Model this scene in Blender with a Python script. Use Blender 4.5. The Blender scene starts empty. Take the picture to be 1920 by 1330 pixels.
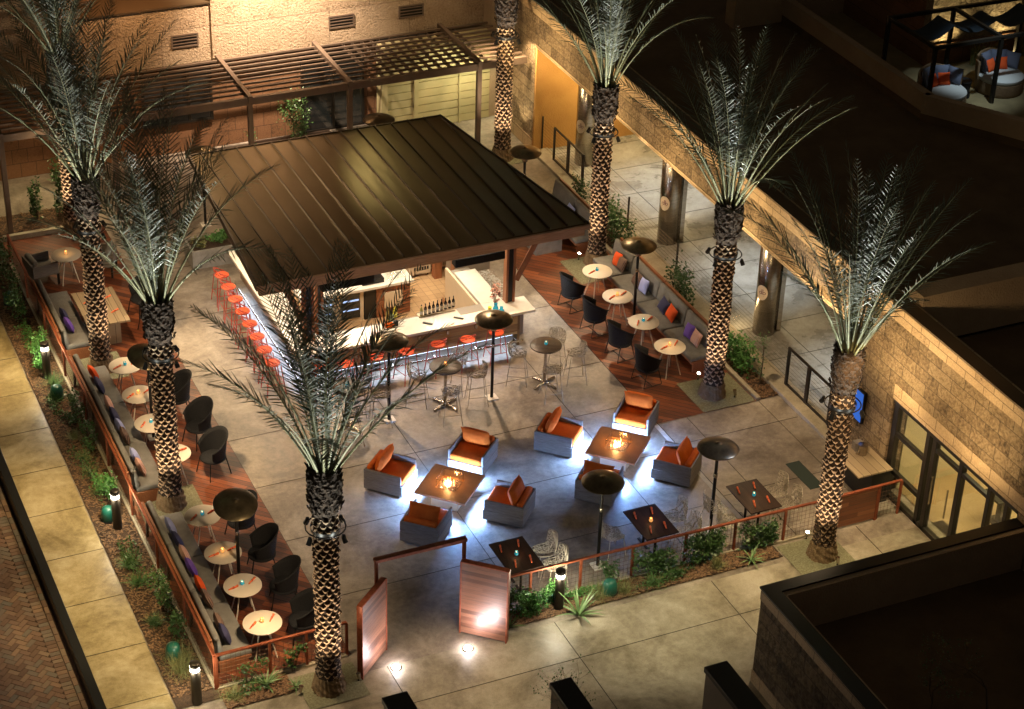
import bpy, math, random
from mathutils import Vector, Matrix
R_ = math.radians
random.seed(7)
S = bpy.context.scene
COL = S.collection
# ------------------------------------------------------------------ camera
F_PX, CX, CY, CAM_H = 3783.39, 960.0, 665.0, 25.0
YAW, PITCH, ROLL = 0.4396715, 0.54789714, -0.03460126
fwd = Vector((math.sin(YAW)*math.cos(PITCH), math.cos(YAW)*math.cos(PITCH), -math.sin(PITCH)))
rgt = Vector((math.cos(YAW), -math.sin(YAW), 0))
dwn = fwd.cross(rgt)
r2 = rgt*math.cos(ROLL)+dwn*math.sin(ROLL); d2 = -rgt*math.sin(ROLL)+dwn*math.cos(ROLL)
cd = bpy.data.cameras.new('camera'); cam = bpy.data.objects.new('camera', cd); COL.objects.link(cam)
m3 = Matrix((r2, -d2, -fwd)).transposed()
cam.matrix_world = Matrix.Translation((0, 0, CAM_H)) @ m3.to_4x4()
cd.sensor_width = 36; cd.lens = F_PX/1920*36; cd.clip_start = .5; cd.clip_end = 600
S.camera = cam
def at(px, py, z=0.0):
    """point of the horizontal plane z seen at photo pixel (px, py)"""
    d = r2*(px-CX)+d2*(py-CY)+fwd*F_PX
    return Vector((0, 0, CAM_H))+d*((z-CAM_H)/d.z)
# ------------------------------------------------------------------ world, exposure
W = bpy.data.worlds.new('World'); S.world = W; W.use_nodes = True
wn = W.node_tree.nodes; wl = W.node_tree.links
sky = wn.new('ShaderNodeTexSky'); sky.sky_type = 'NISHITA'; sky.sun_disc = False
sky.sun_elevation = R_(-6); sky.sun_rotation = R_(200)
bgn = wn['Background']; amb = wn.new('ShaderNodeMix'); amb.data_type = 'RGBA'; amb.blend_type = 'ADD'; amb.inputs[0].default_value = 1
amb.inputs[7].default_value = (.30, .24, .17, 1)
wl.new(sky.outputs[0], amb.inputs[6]); wl.new(amb.outputs[2], bgn.inputs[0]); bgn.inputs[1].default_value = 0.12
S.view_settings.view_transform = 'Standard'; S.view_settings.look = 'None'
S.view_settings.exposure = 0.3; S.view_settings.gamma = 1
S.render.engine = 'CYCLES'
S.cycles.use_denoising = True; S.cycles.max_bounces = 5; S.cycles.diffuse_bounces = 3
S.cycles.glossy_bounces = 3; S.cycles.transparent_max_bounces = 10; S.cycles.sample_clamp_indirect = 4
S.cycles.use_light_tree = True; S.cycles.caustics_reflective = False; S.cycles.caustics_refractive = False
# ------------------------------------------------------------------ lamps
WARM = (1, .67, .36); WARM2 = (1, .78, .52); NEUT = (1, .9, .78); COOL = (.72, .83, 1); YEL = (1, .85, .42); ICE = (.55, .72, 1)
LK = 3.0
def spot(loc, to, w, col=WARM, ang=70, blend=.6, r=.05, parent=None):
    l = bpy.data.lights.new('spot_lamp', 'SPOT'); l.energy = w*LK; l.color = col
    l.spot_size = R_(ang); l.spot_blend = blend; l.shadow_soft_size = r
    o = bpy.data.objects.new('spot_lamp_light', l); COL.objects.link(o)
    loc = Vector(loc); o.location = loc
    o.rotation_euler = (Vector(to)-loc).to_track_quat('-Z', 'Y').to_euler()
    return o
def pt(loc, w, col=WARM, r=.05):
    l = bpy.data.lights.new('point_lamp', 'POINT'); l.energy = w*LK; l.color = col; l.shadow_soft_size = r
    o = bpy.data.objects.new('point_lamp_light', l); COL.objects.link(o); o.location = loc
    return o
def area(loc, to, sx, sy, w, col=WARM, spread=180):
    l = bpy.data.lights.new('area_lamp', 'AREA'); l.energy = w*LK; l.color = col; l.shape = 'RECTANGLE'; l.size = sx; l.size_y = sy; l.spread = R_(spread)
    o = bpy.data.objects.new('area_lamp_light', l); COL.objects.link(o); loc = Vector(loc); o.location = loc
    o.rotation_euler = (Vector(to)-loc).to_track_quat('-Z', 'Y').to_euler()
    return o
# ------------------------------------------------------------------ materials
def mat(name, col, rough=.6, metal=0, col2=None, scale=6, bump=0, bscale=40, emit=None, es=0, spec=.5, stretch=(1, 1, 1), trans=0, coat=0, rotz=0, detail=6, mixlo=.35, mixhi=.65):
    m = bpy.data.materials.new(name); m.use_nodes = True; n = m.node_tree.nodes; l = m.node_tree.links
    b = n['Principled BSDF']; b.inputs['Base Color'].default_value = (*col, 1); b.inputs['Roughness'].default_value = rough
    b.inputs['Metallic'].default_value = metal; b.inputs['Specular IOR Level'].default_value = spec
    if coat: b.inputs['Coat Weight'].default_value = coat
    if trans: b.inputs['Transmission Weight'].default_value = trans
    if emit: b.inputs['Emission Color'].default_value = (*emit, 1); b.inputs['Emission Strength'].default_value = es
    if col2 or bump:
        tc = n.new('ShaderNodeTexCoord'); mp = n.new('ShaderNodeMapping'); mp.inputs['Scale'].default_value = stretch; mp.inputs['Rotation'].default_value = (0, 0, rotz)
        l.new(tc.outputs['Object'], mp.inputs['Vector'])
    if col2:
        nz = n.new('ShaderNodeTexNoise'); nz.inputs['Scale'].default_value = scale; nz.inputs['Detail'].default_value = detail; nz.inputs['Roughness'].default_value = .65
        cr = n.new('ShaderNodeValToRGB'); cr.color_ramp.elements[0].position = mixlo; cr.color_ramp.elements[1].position = mixhi
        cr.color_ramp.elements[0].color = (*col, 1); cr.color_ramp.elements[1].color = (*col2, 1)
        l.new(mp.outputs[0], nz.inputs['Vector']); l.new(nz.outputs['Fac'], cr.inputs[0]); l.new(cr.outputs[0], b.inputs['Base Color'])
    if bump:
        nb = n.new('ShaderNodeTexNoise'); nb.inputs['Scale'].default_value = bscale; nb.inputs['Detail'].default_value = 5
        bp = n.new('ShaderNodeBump'); bp.inputs['Strength'].default_value = bump; bp.inputs['Distance'].default_value = .03
        l.new(mp.outputs[0], nb.inputs['Vector']); l.new(nb.outputs['Fac'], bp.inputs['Height']); l.new(bp.outputs[0], b.inputs['Normal'])
    return m
def N(m, t, **k):
    x = m.node_tree.nodes.new(t)
    for a, v in k.items(): setattr(x, a, v)
    return x
def LN(m, a, b): m.node_tree.links.new(a, b)
def mathn(m, op, a, b=None, c=None):
    x = N(m, 'ShaderNodeMath', operation=op)
    for i, v in enumerate((a, b, c)):
        if v is None: continue
        if isinstance(v, (int, float)): x.inputs[i].default_value = v
        else: LN(m, v, x.inputs[i])
    return x.outputs[0]
def ramp(m, fac, cols):
    cr = N(m, 'ShaderNodeValToRGB'); e = cr.color_ramp.elements
    while len(e) < len(cols): e.new(.5)
    for el, (p, c) in zip(e, cols): el.position = p; el.color = (*c, 1)
    LN(m, fac, cr.inputs[0]); return cr.outputs[0]
def concrete(name, c1, c2, c3, rough=.45, sc=.9):
    m = bpy.data.materials.new(name); m.use_nodes = True; b = m.node_tree.nodes['Principled BSDF']
    tc = N(m, 'ShaderNodeTexCoord'); n1 = N(m, 'ShaderNodeTexNoise'); n1.inputs['Scale'].default_value = sc; n1.inputs['Detail'].default_value = 9; n1.inputs['Roughness'].default_value = .68; n1.inputs['Distortion'].default_value = .6
    n2 = N(m, 'ShaderNodeTexNoise'); n2.inputs['Scale'].default_value = sc*9; n2.inputs['Detail'].default_value = 6; n2.inputs['Roughness'].default_value = .7
    LN(m, tc.outputs['Object'], n1.inputs['Vector']); LN(m, tc.outputs['Object'], n2.inputs['Vector'])
    f = mathn(m, 'ADD', mathn(m, 'MULTIPLY', n1.outputs['Fac'], .72), mathn(m, 'MULTIPLY', n2.outputs['Fac'], .28))
    c = ramp(m, f, [(.385, c1), (.5, c2), (.615, c3)])
    n4 = N(m, 'ShaderNodeTexNoise'); n4.inputs['Scale'].default_value = 55; n4.inputs['Detail'].default_value = 3; LN(m, tc.outputs['Object'], n4.inputs['Vector'])
    mx = N(m, 'ShaderNodeMix', data_type='RGBA', blend_type='MULTIPLY'); mx.inputs[0].default_value = .5
    LN(m, c, mx.inputs[6]); LN(m, ramp(m, n4.outputs['Fac'], [(.35, (.72, .72, .72)), (.6, (1.1, 1.1, 1.1))]), mx.inputs[7]); LN(m, mx.outputs[2], b.inputs['Base Color'])
    LN(m, ramp(m, n1.outputs['Fac'], [(.35, (rough-.12,)*3), (.65, (rough+.2,)*3)]), b.inputs['Roughness'])
    bp = N(m, 'ShaderNodeBump'); bp.inputs['Strength'].default_value = .12; bp.inputs['Distance'].default_value = .01
    LN(m, n2.outputs['Fac'], bp.inputs['Height']); LN(m, bp.outputs[0], b.inputs['Normal'])
    return m
def planks(name, cols, width=.14, ang=45, rough=.4, gap=.05, axis='XY', grain=3):
    """boards of their own tone, running along direction ang in the plane given"""
    m = bpy.data.materials.new(name); m.use_nodes = True; b = m.node_tree.nodes['Principled BSDF']
    tc = N(m, 'ShaderNodeTexCoord'); mp = N(m, 'ShaderNodeMapping')
    if axis == 'XY': mp.inputs['Rotation'].default_value = (0, 0, R_(ang))
    elif axis == 'XZ': mp.inputs['Rotation'].default_value = (R_(-90), 0, 0)
    elif axis == 'YZ': mp.inputs['Rotation'].default_value = (R_(-90), 0, R_(-90)); 
    LN(m, tc.outputs['Object'], mp.inputs['Vector'])
    sp = N(m, 'ShaderNodeSeparateXYZ'); LN(m, mp.outputs[0], sp.inputs[0])
    v = mathn(m, 'DIVIDE', sp.outputs['Y'], width); fl = mathn(m, 'FLOOR', v); fr = mathn(m, 'FRACT', v)
    # boards cut at staggered lengths
    st = mathn(m, 'FLOOR', mathn(m, 'ADD', mathn(m, 'DIVIDE', sp.outputs['X'], 2.4), mathn(m, 'MULTIPLY', fl, .37)))
    cv = N(m, 'ShaderNodeCombineXYZ'); LN(m, fl, cv.inputs[0]); LN(m, st, cv.inputs[1])
    wn_ = N(m, 'ShaderNodeTexWhiteNoise', noise_dimensions='3D'); LN(m, cv.outputs[0], wn_.inputs['Vector'])
    gm = N(m, 'ShaderNodeMapping'); gm.inputs['Scale'].default_value = (1, 14, 14); LN(m, mp.outputs[0], gm.inputs['Vector'])
    g = N(m, 'ShaderNodeTexNoise'); g.inputs['Scale'].default_value = grain; g.inputs['Detail'].default_value = 5; LN(m, gm.outputs[0], g.inputs['Vector'])
    f = mathn(m, 'ADD', mathn(m, 'MULTIPLY', wn_.outputs['Value'], .7), mathn(m, 'MULTIPLY', g.outputs['Fac'], .45))
    k = len(cols); c = ramp(m, f, [(.1+.9*i/(k-1), q) for i, q in enumerate(cols)])
    gp = mathn(m, 'LESS_THAN', fr, gap)
    mx = N(m, 'ShaderNodeMix', data_type='RGBA'); LN(m, gp, mx.inputs[0]); LN(m, c, mx.inputs[6]); mx.inputs[7].default_value = (.012, .008, .006, 1)
    LN(m, mx.outputs[2], b.inputs['Base Color']); b.inputs['Roughness'].default_value = rough
    bp = N(m, 'ShaderNodeBump'); bp.inputs['Strength'].default_value = .5; bp.inputs['Distance'].default_value = .01
    LN(m, mathn(m, 'SUBTRACT', mathn(m, 'MULTIPLY', g.outputs['Fac'], .3), gp), bp.inputs['Height']); LN(m, bp.outputs[0], b.inputs['Normal'])
    return m
def stone(name, c1, c2, joint, bw=.8, bh=.22, axis='YZ', rough_amt=1.0, bscale=9, brick=True):
    m = bpy.data.materials.new(name); m.use_nodes = True; b = m.node_tree.nodes['Principled BSDF']
    tc = N(m, 'ShaderNodeTexCoord'); sp = N(m, 'ShaderNodeSeparateXYZ'); LN(m, tc.outputs['Object'], sp.inputs[0])
    cv = N(m, 'ShaderNodeCombineXYZ'); LN(m, sp.outputs['Y' if axis == 'YZ' else 'X'], cv.inputs[0]); LN(m, sp.outputs['Z'], cv.inputs[1])
    br = N(m, 'ShaderNodeTexBrick'); br.inputs['Scale'].default_value = 1; br.inputs['Brick Width'].default_value = bw; br.inputs['Row Height'].default_value = bh
    br.inputs['Mortar Size'].default_value = .009; br.inputs['Color1'].default_value = (0, 0, 0, 1); br.inputs['Color2'].default_value = (1, 1, 1, 1); br.inputs['Mortar'].default_value = (.5, .5, .5, 1)
    LN(m, cv.outputs[0], br.inputs['Vector'])
    n1 = N(m, 'ShaderNodeTexNoise'); n1.inputs['Scale'].default_value = bscale; n1.inputs['Detail'].default_value = 8; n1.inputs['Roughness'].default_value = .62; n1.inputs['Distortion'].default_value = .4; LN(m, tc.outputs['Object'], n1.inputs['Vector'])
    n2 = N(m, 'ShaderNodeTexNoise'); n2.inputs['Scale'].default_value = 2.2; n2.inputs['Detail'].default_value = 6; LN(m, tc.outputs['Object'], n2.inputs['Vector'])
    sc_ = N(m, 'ShaderNodeSeparateColor'); LN(m, br.outputs['Color'], sc_.inputs[0])
    f = mathn(m, 'ADD', mathn(m, 'MULTIPLY', sc_.outputs[0], .16), mathn(m, 'MULTIPLY', mathn(m, 'ADD', mathn(m, 'MULTIPLY', n1.outputs['Fac'], 1.4), mathn(m, 'MULTIPLY', n2.outputs['Fac'], .6)), .5))
    c = ramp(m, f, [(.38, tuple(q*.4 for q in c1)), (.49, c1), (.68, c2)])
    mx = N(m, 'ShaderNodeMix', data_type='RGBA'); mx.inputs[7].default_value = (*joint, 1)
    LN(m, mathn(m, 'MULTIPLY', br.outputs['Fac'], .75 if brick else .0), mx.inputs[0]); LN(m, c, mx.inputs[6]); LN(m, mx.outputs[2], b.inputs['Base Color'])
    b.inputs['Roughness'].default_value = .85
    bp = N(m, 'ShaderNodeBump'); bp.inputs['Strength'].default_value = 1; bp.inputs['Distance'].default_value = .22*rough_amt+.004
    h = mathn(m, 'SUBTRACT', n1.outputs['Fac'], mathn(m, 'MULTIPLY', br.outputs['Fac'], .25 if brick else 0))
    LN(m, h, bp.inputs['Height']); LN(m, bp.outputs[0], b.inputs['Normal'])
    return m
def emis(name, col, s):
    m = bpy.data.materials.new(name); m.use_nodes = True; n = m.node_tree.nodes; n.clear()
    e = n.new('ShaderNodeEmission'); e.inputs[0].default_value = (*col, 1); e.inputs[1].default_value = s
    o = n.new('ShaderNodeOutputMaterial'); m.node_tree.links.new(e.outputs[0], o.inputs[0]); return m
def glassm(name, tint=(.9, .95, .95), gl=.12, rough=.02):
    m = bpy.data.materials.new(name); m.use_nodes = True; n = m.node_tree.nodes; n.clear()
    t = n.new('ShaderNodeBsdfTransparent'); t.inputs[0].default_value = (*tint, 1); g = n.new('ShaderNodeBsdfGlossy'); g.inputs['Roughness'].default_value = rough
    fr = n.new('ShaderNodeLayerWeight'); fr.inputs['Blend'].default_value = .3
    mx = n.new('ShaderNodeMixShader'); o = n.new('ShaderNodeOutputMaterial'); L = m.node_tree.links
    mt = n.new('ShaderNodeMath'); mt.operation = 'ADD'; mt.inputs[1].default_value = gl; mt.use_clamp = True
    mf = n.new('ShaderNodeMath'); mf.operation = 'MULTIPLY'; mf.inputs[1].default_value = .35; L.new(fr.outputs['Facing'], mf.inputs[0]); L.new(mf.outputs[0], mt.inputs[0])
    L.new(mt.outputs[0], mx.inputs[0]); L.new(t.outputs[0], mx.inputs[1]); L.new(g.outputs[0], mx.inputs[2]); L.new(mx.outputs[0], o.inputs[0]); return m

MT = {}
MT['plaza'] = concrete('plaza_concrete', (.13, .105, .08), (.24, .2, .155), (.36, .31, .245))
MT['walk'] = concrete('walkway_concrete', (.15, .125, .085), (.27, .235, .17), (.38, .34, .265), .42, .7)
MT['side'] = concrete('sidewalk_concrete', (.17, .125, .055), (.31, .24, .115), (.44, .36, .21), .4, .8)
MT['arcade'] = concrete('arcade_concrete', (.2, .19, .16), (.3, .29, .25), (.4, .39, .35), .3, .8)
MT['curbc'] = concrete('curb_concrete', (.27, .23, .16), (.36, .31, .22), (.44, .38, .28), .6, 2)
MT['dg'] = mat('gravel', (.14, .135, .075), .95, col2=(.27, .26, .16), scale=30, bump=.7, bscale=140)
MT['deck'] = planks('deck_boards', [(.035, .01, .006), (.12, .032, .012), (.25, .075, .028), (.06, .018, .01), (.17, .05, .02)], .14, 45, .38, .1)
MT['joint'] = mat('joint_dark', (.035, .03, .022), .9)
MT['soil'] = mat('mulch_soil', (.03, .018, .01), .95, col2=(.09, .05, .026), scale=40, bump=1, bscale=70)
MT['chip'] = mat('mulch_chip', (.05, .024, .012), .9, col2=(.26, .15, .075), scale=30)
MT['rust'] = mat('rust_steel', (.2, .045, .018), .55, .3, col2=(.3, .085, .035), scale=12)
MT['wire'] = mat('wire_mesh', (.12, .07, .04), .5, .6)
MT['brz'] = mat('dark_bronze', (.05, .042, .034), .4, .7)
MT['stl'] = mat('brushed_steel', (.5, .45, .38), .27, 1, col2=(.36, .31, .25), scale=3, stretch=(1, 1, 8), bump=.04, bscale=60)
MT['blk'] = mat('black_metal', (.018, .017, .016), .35, .5)
MT['heat'] = mat('heater_shade', (.2, .155, .09), .3, .8, col2=(.09, .07, .042), scale=3)
MT['grey'] = mat('grey_fabric', (.15, .142, .125), .85, col2=(.2, .19, .17), scale=5, bump=.25, bscale=200)
MT['orange'] = mat('orange_fabric', (.4, .072, .007), .8, col2=(.52, .105, .011), scale=4, spec=.1, bump=.25, bscale=120)
MT['po'] = mat('pillow_orange', (.7, .1, .025), .8, spec=.1, bump=.3, bscale=90)
MT['pp'] = mat('pillow_purple', (.13, .06, .4), .75, bump=.3, bscale=90)
MT['pl'] = mat('pillow_lavender', (.34, .38, .7), .8, bump=.3, bscale=90)
MT['pn'] = mat('pillow_navy', (.03, .03, .085), .8, bump=.3, bscale=90)
def striped(name, a, b, s):
    m = mat(name, a, .8); tc = N(m, 'ShaderNodeTexCoord'); w = N(m, 'ShaderNodeTexWave', bands_direction='Y'); w.inputs['Scale'].default_value = s; w.inputs['Distortion'].default_value = .3
    LN(m, tc.outputs['Object'], w.inputs['Vector']); LN(m, ramp(m, w.outputs['Fac'], [(.45, a), (.55, b)]), m.node_tree.nodes['Principled BSDF'].inputs['Base Color']); return m
MT['ps'] = striped('pillow_striped_brown', (.05, .03, .03), (.22, .13, .09), 12)
MT['pk'] = striped('pillow_striped_pink', (.5, .25, .2), (.62, .4, .32), 12)
MT['wood'] = mat('teak', (.2, .07, .03), .45, col2=(.32, .12, .05), scale=3, stretch=(12, 1, 12), bump=.15, bscale=20)
MT['woodx'] = mat('teak_cross', (.2, .07, .03), .45, col2=(.32, .12, .05), scale=3, stretch=(1, 12, 12), bump=.15, bscale=20)
MT['teakg'] = planks('weathered_teak', [(.2, .145, .085), (.29, .215, .13), (.35, .265, .16)], .19, 90, .6, .05)
MT['greyw'] = mat('grey_weathered_wood', (.12, .1, .08), .7, col2=(.21, .18, .145), scale=3, stretch=(2, 2, 25), bump=.2, bscale=30)
MT['wick'] = mat('black_wicker', (.011, .011, .0115), .6, spec=.15, col2=(.028, .028, .03), scale=90, bump=.6, bscale=130)
MT['wickb'] = mat('brown_wicker', (.16, .1, .05), .6, col2=(.25, .16, .08), scale=70, bump=.6, bscale=110)
MT['tbl'] = mat('white_tabletop', (.62, .54, .43), .45, col2=(.66, .58, .47), scale=3)
MT['wht'] = mat('white_frame', (.62, .56, .47), .4)
MT['dkt'] = planks('dark_tabletop', [(.022, .01, .006), (.038, .018, .011), (.028, .013, .008)], .07, 90, .5, .03)
MT['dkt'].node_tree.nodes['Principled BSDF'].inputs['Specular IOR Level'].default_value = .2
MT['htt'] = planks('hightop_slats', [(.045, .033, .026), (.075, .057, .044)], .05, 30, .4, .08)
MT['lat'] = mat('lattice_metal', (.62, .56, .46), .45, .1)
MT['lats'] = mat('stool_lattice', (.3, .26, .2), .5, .2)
MT['coral'] = mat('coral_plastic', (.6, .085, .03), .45, spec=.3)
MT['corl'] = mat('coral_legs', (.42, .05, .03), .4)
MT['nap'] = mat('orange_napkin', (.72, .16, .055), .8)
MT['ctop'] = mat('white_stone', (.74, .69, .6), .25, col2=(.68, .63, .55), scale=5)
MT['ctopg'] = mat('grey_stone', (.28, .25, .21), .35)
MT['barp'] = planks('bar_planks', [(.1, .045, .015), (.3, .16, .055), (.42, .26, .09), (.17, .085, .03)], .2, 0, .45, .02, 'XZ')
MT['barl'] = planks('bar_planks_side', [(.06, .028, .01), (.16, .085, .03), (.22, .13, .05), (.1, .05, .02)], .2, 0, .45, .02, 'YZ')
MT['cream'] = mat('cream_panel', (.6, .48, .33), .6, col2=(.64, .52, .37), scale=3)
MT['roof'] = mat('bronze_roof', (.12, .075, .028), .32, .5, col2=(.155, .1, .042), scale=1.4, stretch=(1, .25, 1), bump=.5, bscale=1.6)
MT['seam'] = mat('roof_seam', (.05, .03, .018), .4, .5)
MT['fascia'] = mat('fascia_wood', (.36, .2, .12), .6, col2=(.52, .33, .22), scale=3, stretch=(1, 14, 14), bump=.15, bscale=15)
MT['post'] = mat('post_wood', (.24, .09, .035), .5, col2=(.33, .13, .055), scale=3, stretch=(14, 14, 1))
MT['tile'] = mat('bar_floor', (.42, .27, .14), .5)
MT['stucco'] = mat('stucco', (.42, .31, .2), .9, col2=(.36, .255, .16), scale=1.2, bump=.9, bscale=22)
MT['ostucco'] = mat('orange_stucco', (.52, .28, .08), .9, col2=(.46, .235, .065), scale=1.5, bump=.8, bscale=45)
MT['btile'] = stone('brown_tile', (.18, .085, .035), (.23, .11, .05), (.05, .025, .012), .42, .42, 'XZ', .02, 30)
MT['garage'] = mat('cream_siding', (.46, .39, .2), .7, col2=(.5, .43, .23), scale=2)
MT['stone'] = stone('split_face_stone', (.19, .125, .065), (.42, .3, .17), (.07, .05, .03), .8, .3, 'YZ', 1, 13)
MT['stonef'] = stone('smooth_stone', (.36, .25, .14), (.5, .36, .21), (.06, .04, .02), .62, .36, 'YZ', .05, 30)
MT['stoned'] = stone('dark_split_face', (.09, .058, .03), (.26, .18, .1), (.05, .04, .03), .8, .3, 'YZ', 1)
MT['cap'] = mat('coping_metal', (.11, .07, .035), .5, .5)
MT['rooff'] = mat('roof_membrane', (.09, .056, .026), .95, col2=(.14, .09, .045), scale=.8, bump=.3, bscale=12)
MT['perg'] = mat('pergola_metal', (.15, .105, .075), .45, .3, col2=(.19, .135, .095), scale=3)
MT['dark'] = mat('dark_frame', (.022, .019, .015), .4, .4)
MT['glass'] = glassm('window_glass', (.93, .94, .9), .05)
MT['clear'] = glassm('clear_glass', (.95, .97, .95), .1)
MT['dglass'] = mat('dark_glass', (.012, .015, .016), .08, coat=.5)
MT['bark'] = mat('palm_bark', (.56, .4, .26), .8, col2=(.42, .28, .17), scale=9, bump=.5, bscale=60)
MT['barkt'] = mat('palm_fibre_shade', (.022, .013, .008), .95, col2=(.06, .034, .018), scale=14, bump=1, bscale=50)
MT['root'] = mat('palm_root', (.16, .1, .05), .95, col2=(.25, .17, .09), scale=12, bump=1, bscale=45)
MT['frond'] = mat('palm_leaflet', (.055, .075, .042), .42, col2=(.15, .17, .115), scale=5, spec=.6)
MT['rach'] = mat('palm_rachis', (.3, .29, .15), .5, col2=(.2, .21, .1), scale=3)
MT['leafd'] = mat('dark_leaf', (.035, .085, .022), .42, col2=(.075, .15, .04), scale=8)
MT['leafg'] = mat('bright_leaf', (.05, .16, .03), .45, col2=(.1, .26, .06), scale=8)
MT['grassy'] = mat('ornamental_grass', (.12, .14, .045), .6, col2=(.24, .24, .09), scale=9)
MT['grassg'] = mat('green_grass', (.05, .13, .03), .6, col2=(.11, .22, .06), scale=9)
MT['agave'] = mat('agave_leaf', (.09, .17, .06), .45, col2=(.17, .27, .1), scale=8)
MT['twig'] = mat('twig', (.1, .07, .045), .9)
MT['teal'] = mat('teal_plastic', (.012, .1, .07), .35)
MT['bulb'] = emis('lamp_lens', (1, .92, .8), 40)
MT['bulbc'] = emis('lamp_lens_white', (.95, .95, 1), 60)
MT['band'] = emis('bollard_lens', (1, .95, .88), 9)
MT['flame'] = emis('flame', (1, .42, .1), 12); MT['flameh'] = emis('flame_core', (1, .75, .4), 45)
MT['cand'] = emis('candle_glow', (1, .5, .16), 9)
MT['led'] = emis('led_strip', (.6, .75, 1), 5)
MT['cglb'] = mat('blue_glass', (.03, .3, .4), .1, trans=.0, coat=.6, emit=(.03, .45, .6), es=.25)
MT['cgla'] = mat('amber_glass', (.6, .3, .1), .1, coat=.6, emit=(1, .45, .12), es=.6)
MT['fglass'] = mat('fire_glass', (.1, .06, .05), .12, coat=1, col2=(.5, .35, .28), scale=60)
MT['ftop'] = mat('fire_table_top', (.25, .115, .045), .4, col2=(.31, .15, .06), scale=5)
MT['pebb'] = mat('white_pebble', (.35, .33, .29), .7, col2=(.5, .47, .42), scale=8)
MT['scr'] = emis('blue_screen', (.06, .2, .8), .55)
MT['pos'] = emis('register_screen', (.05, .5, .95), 1.8)

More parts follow.
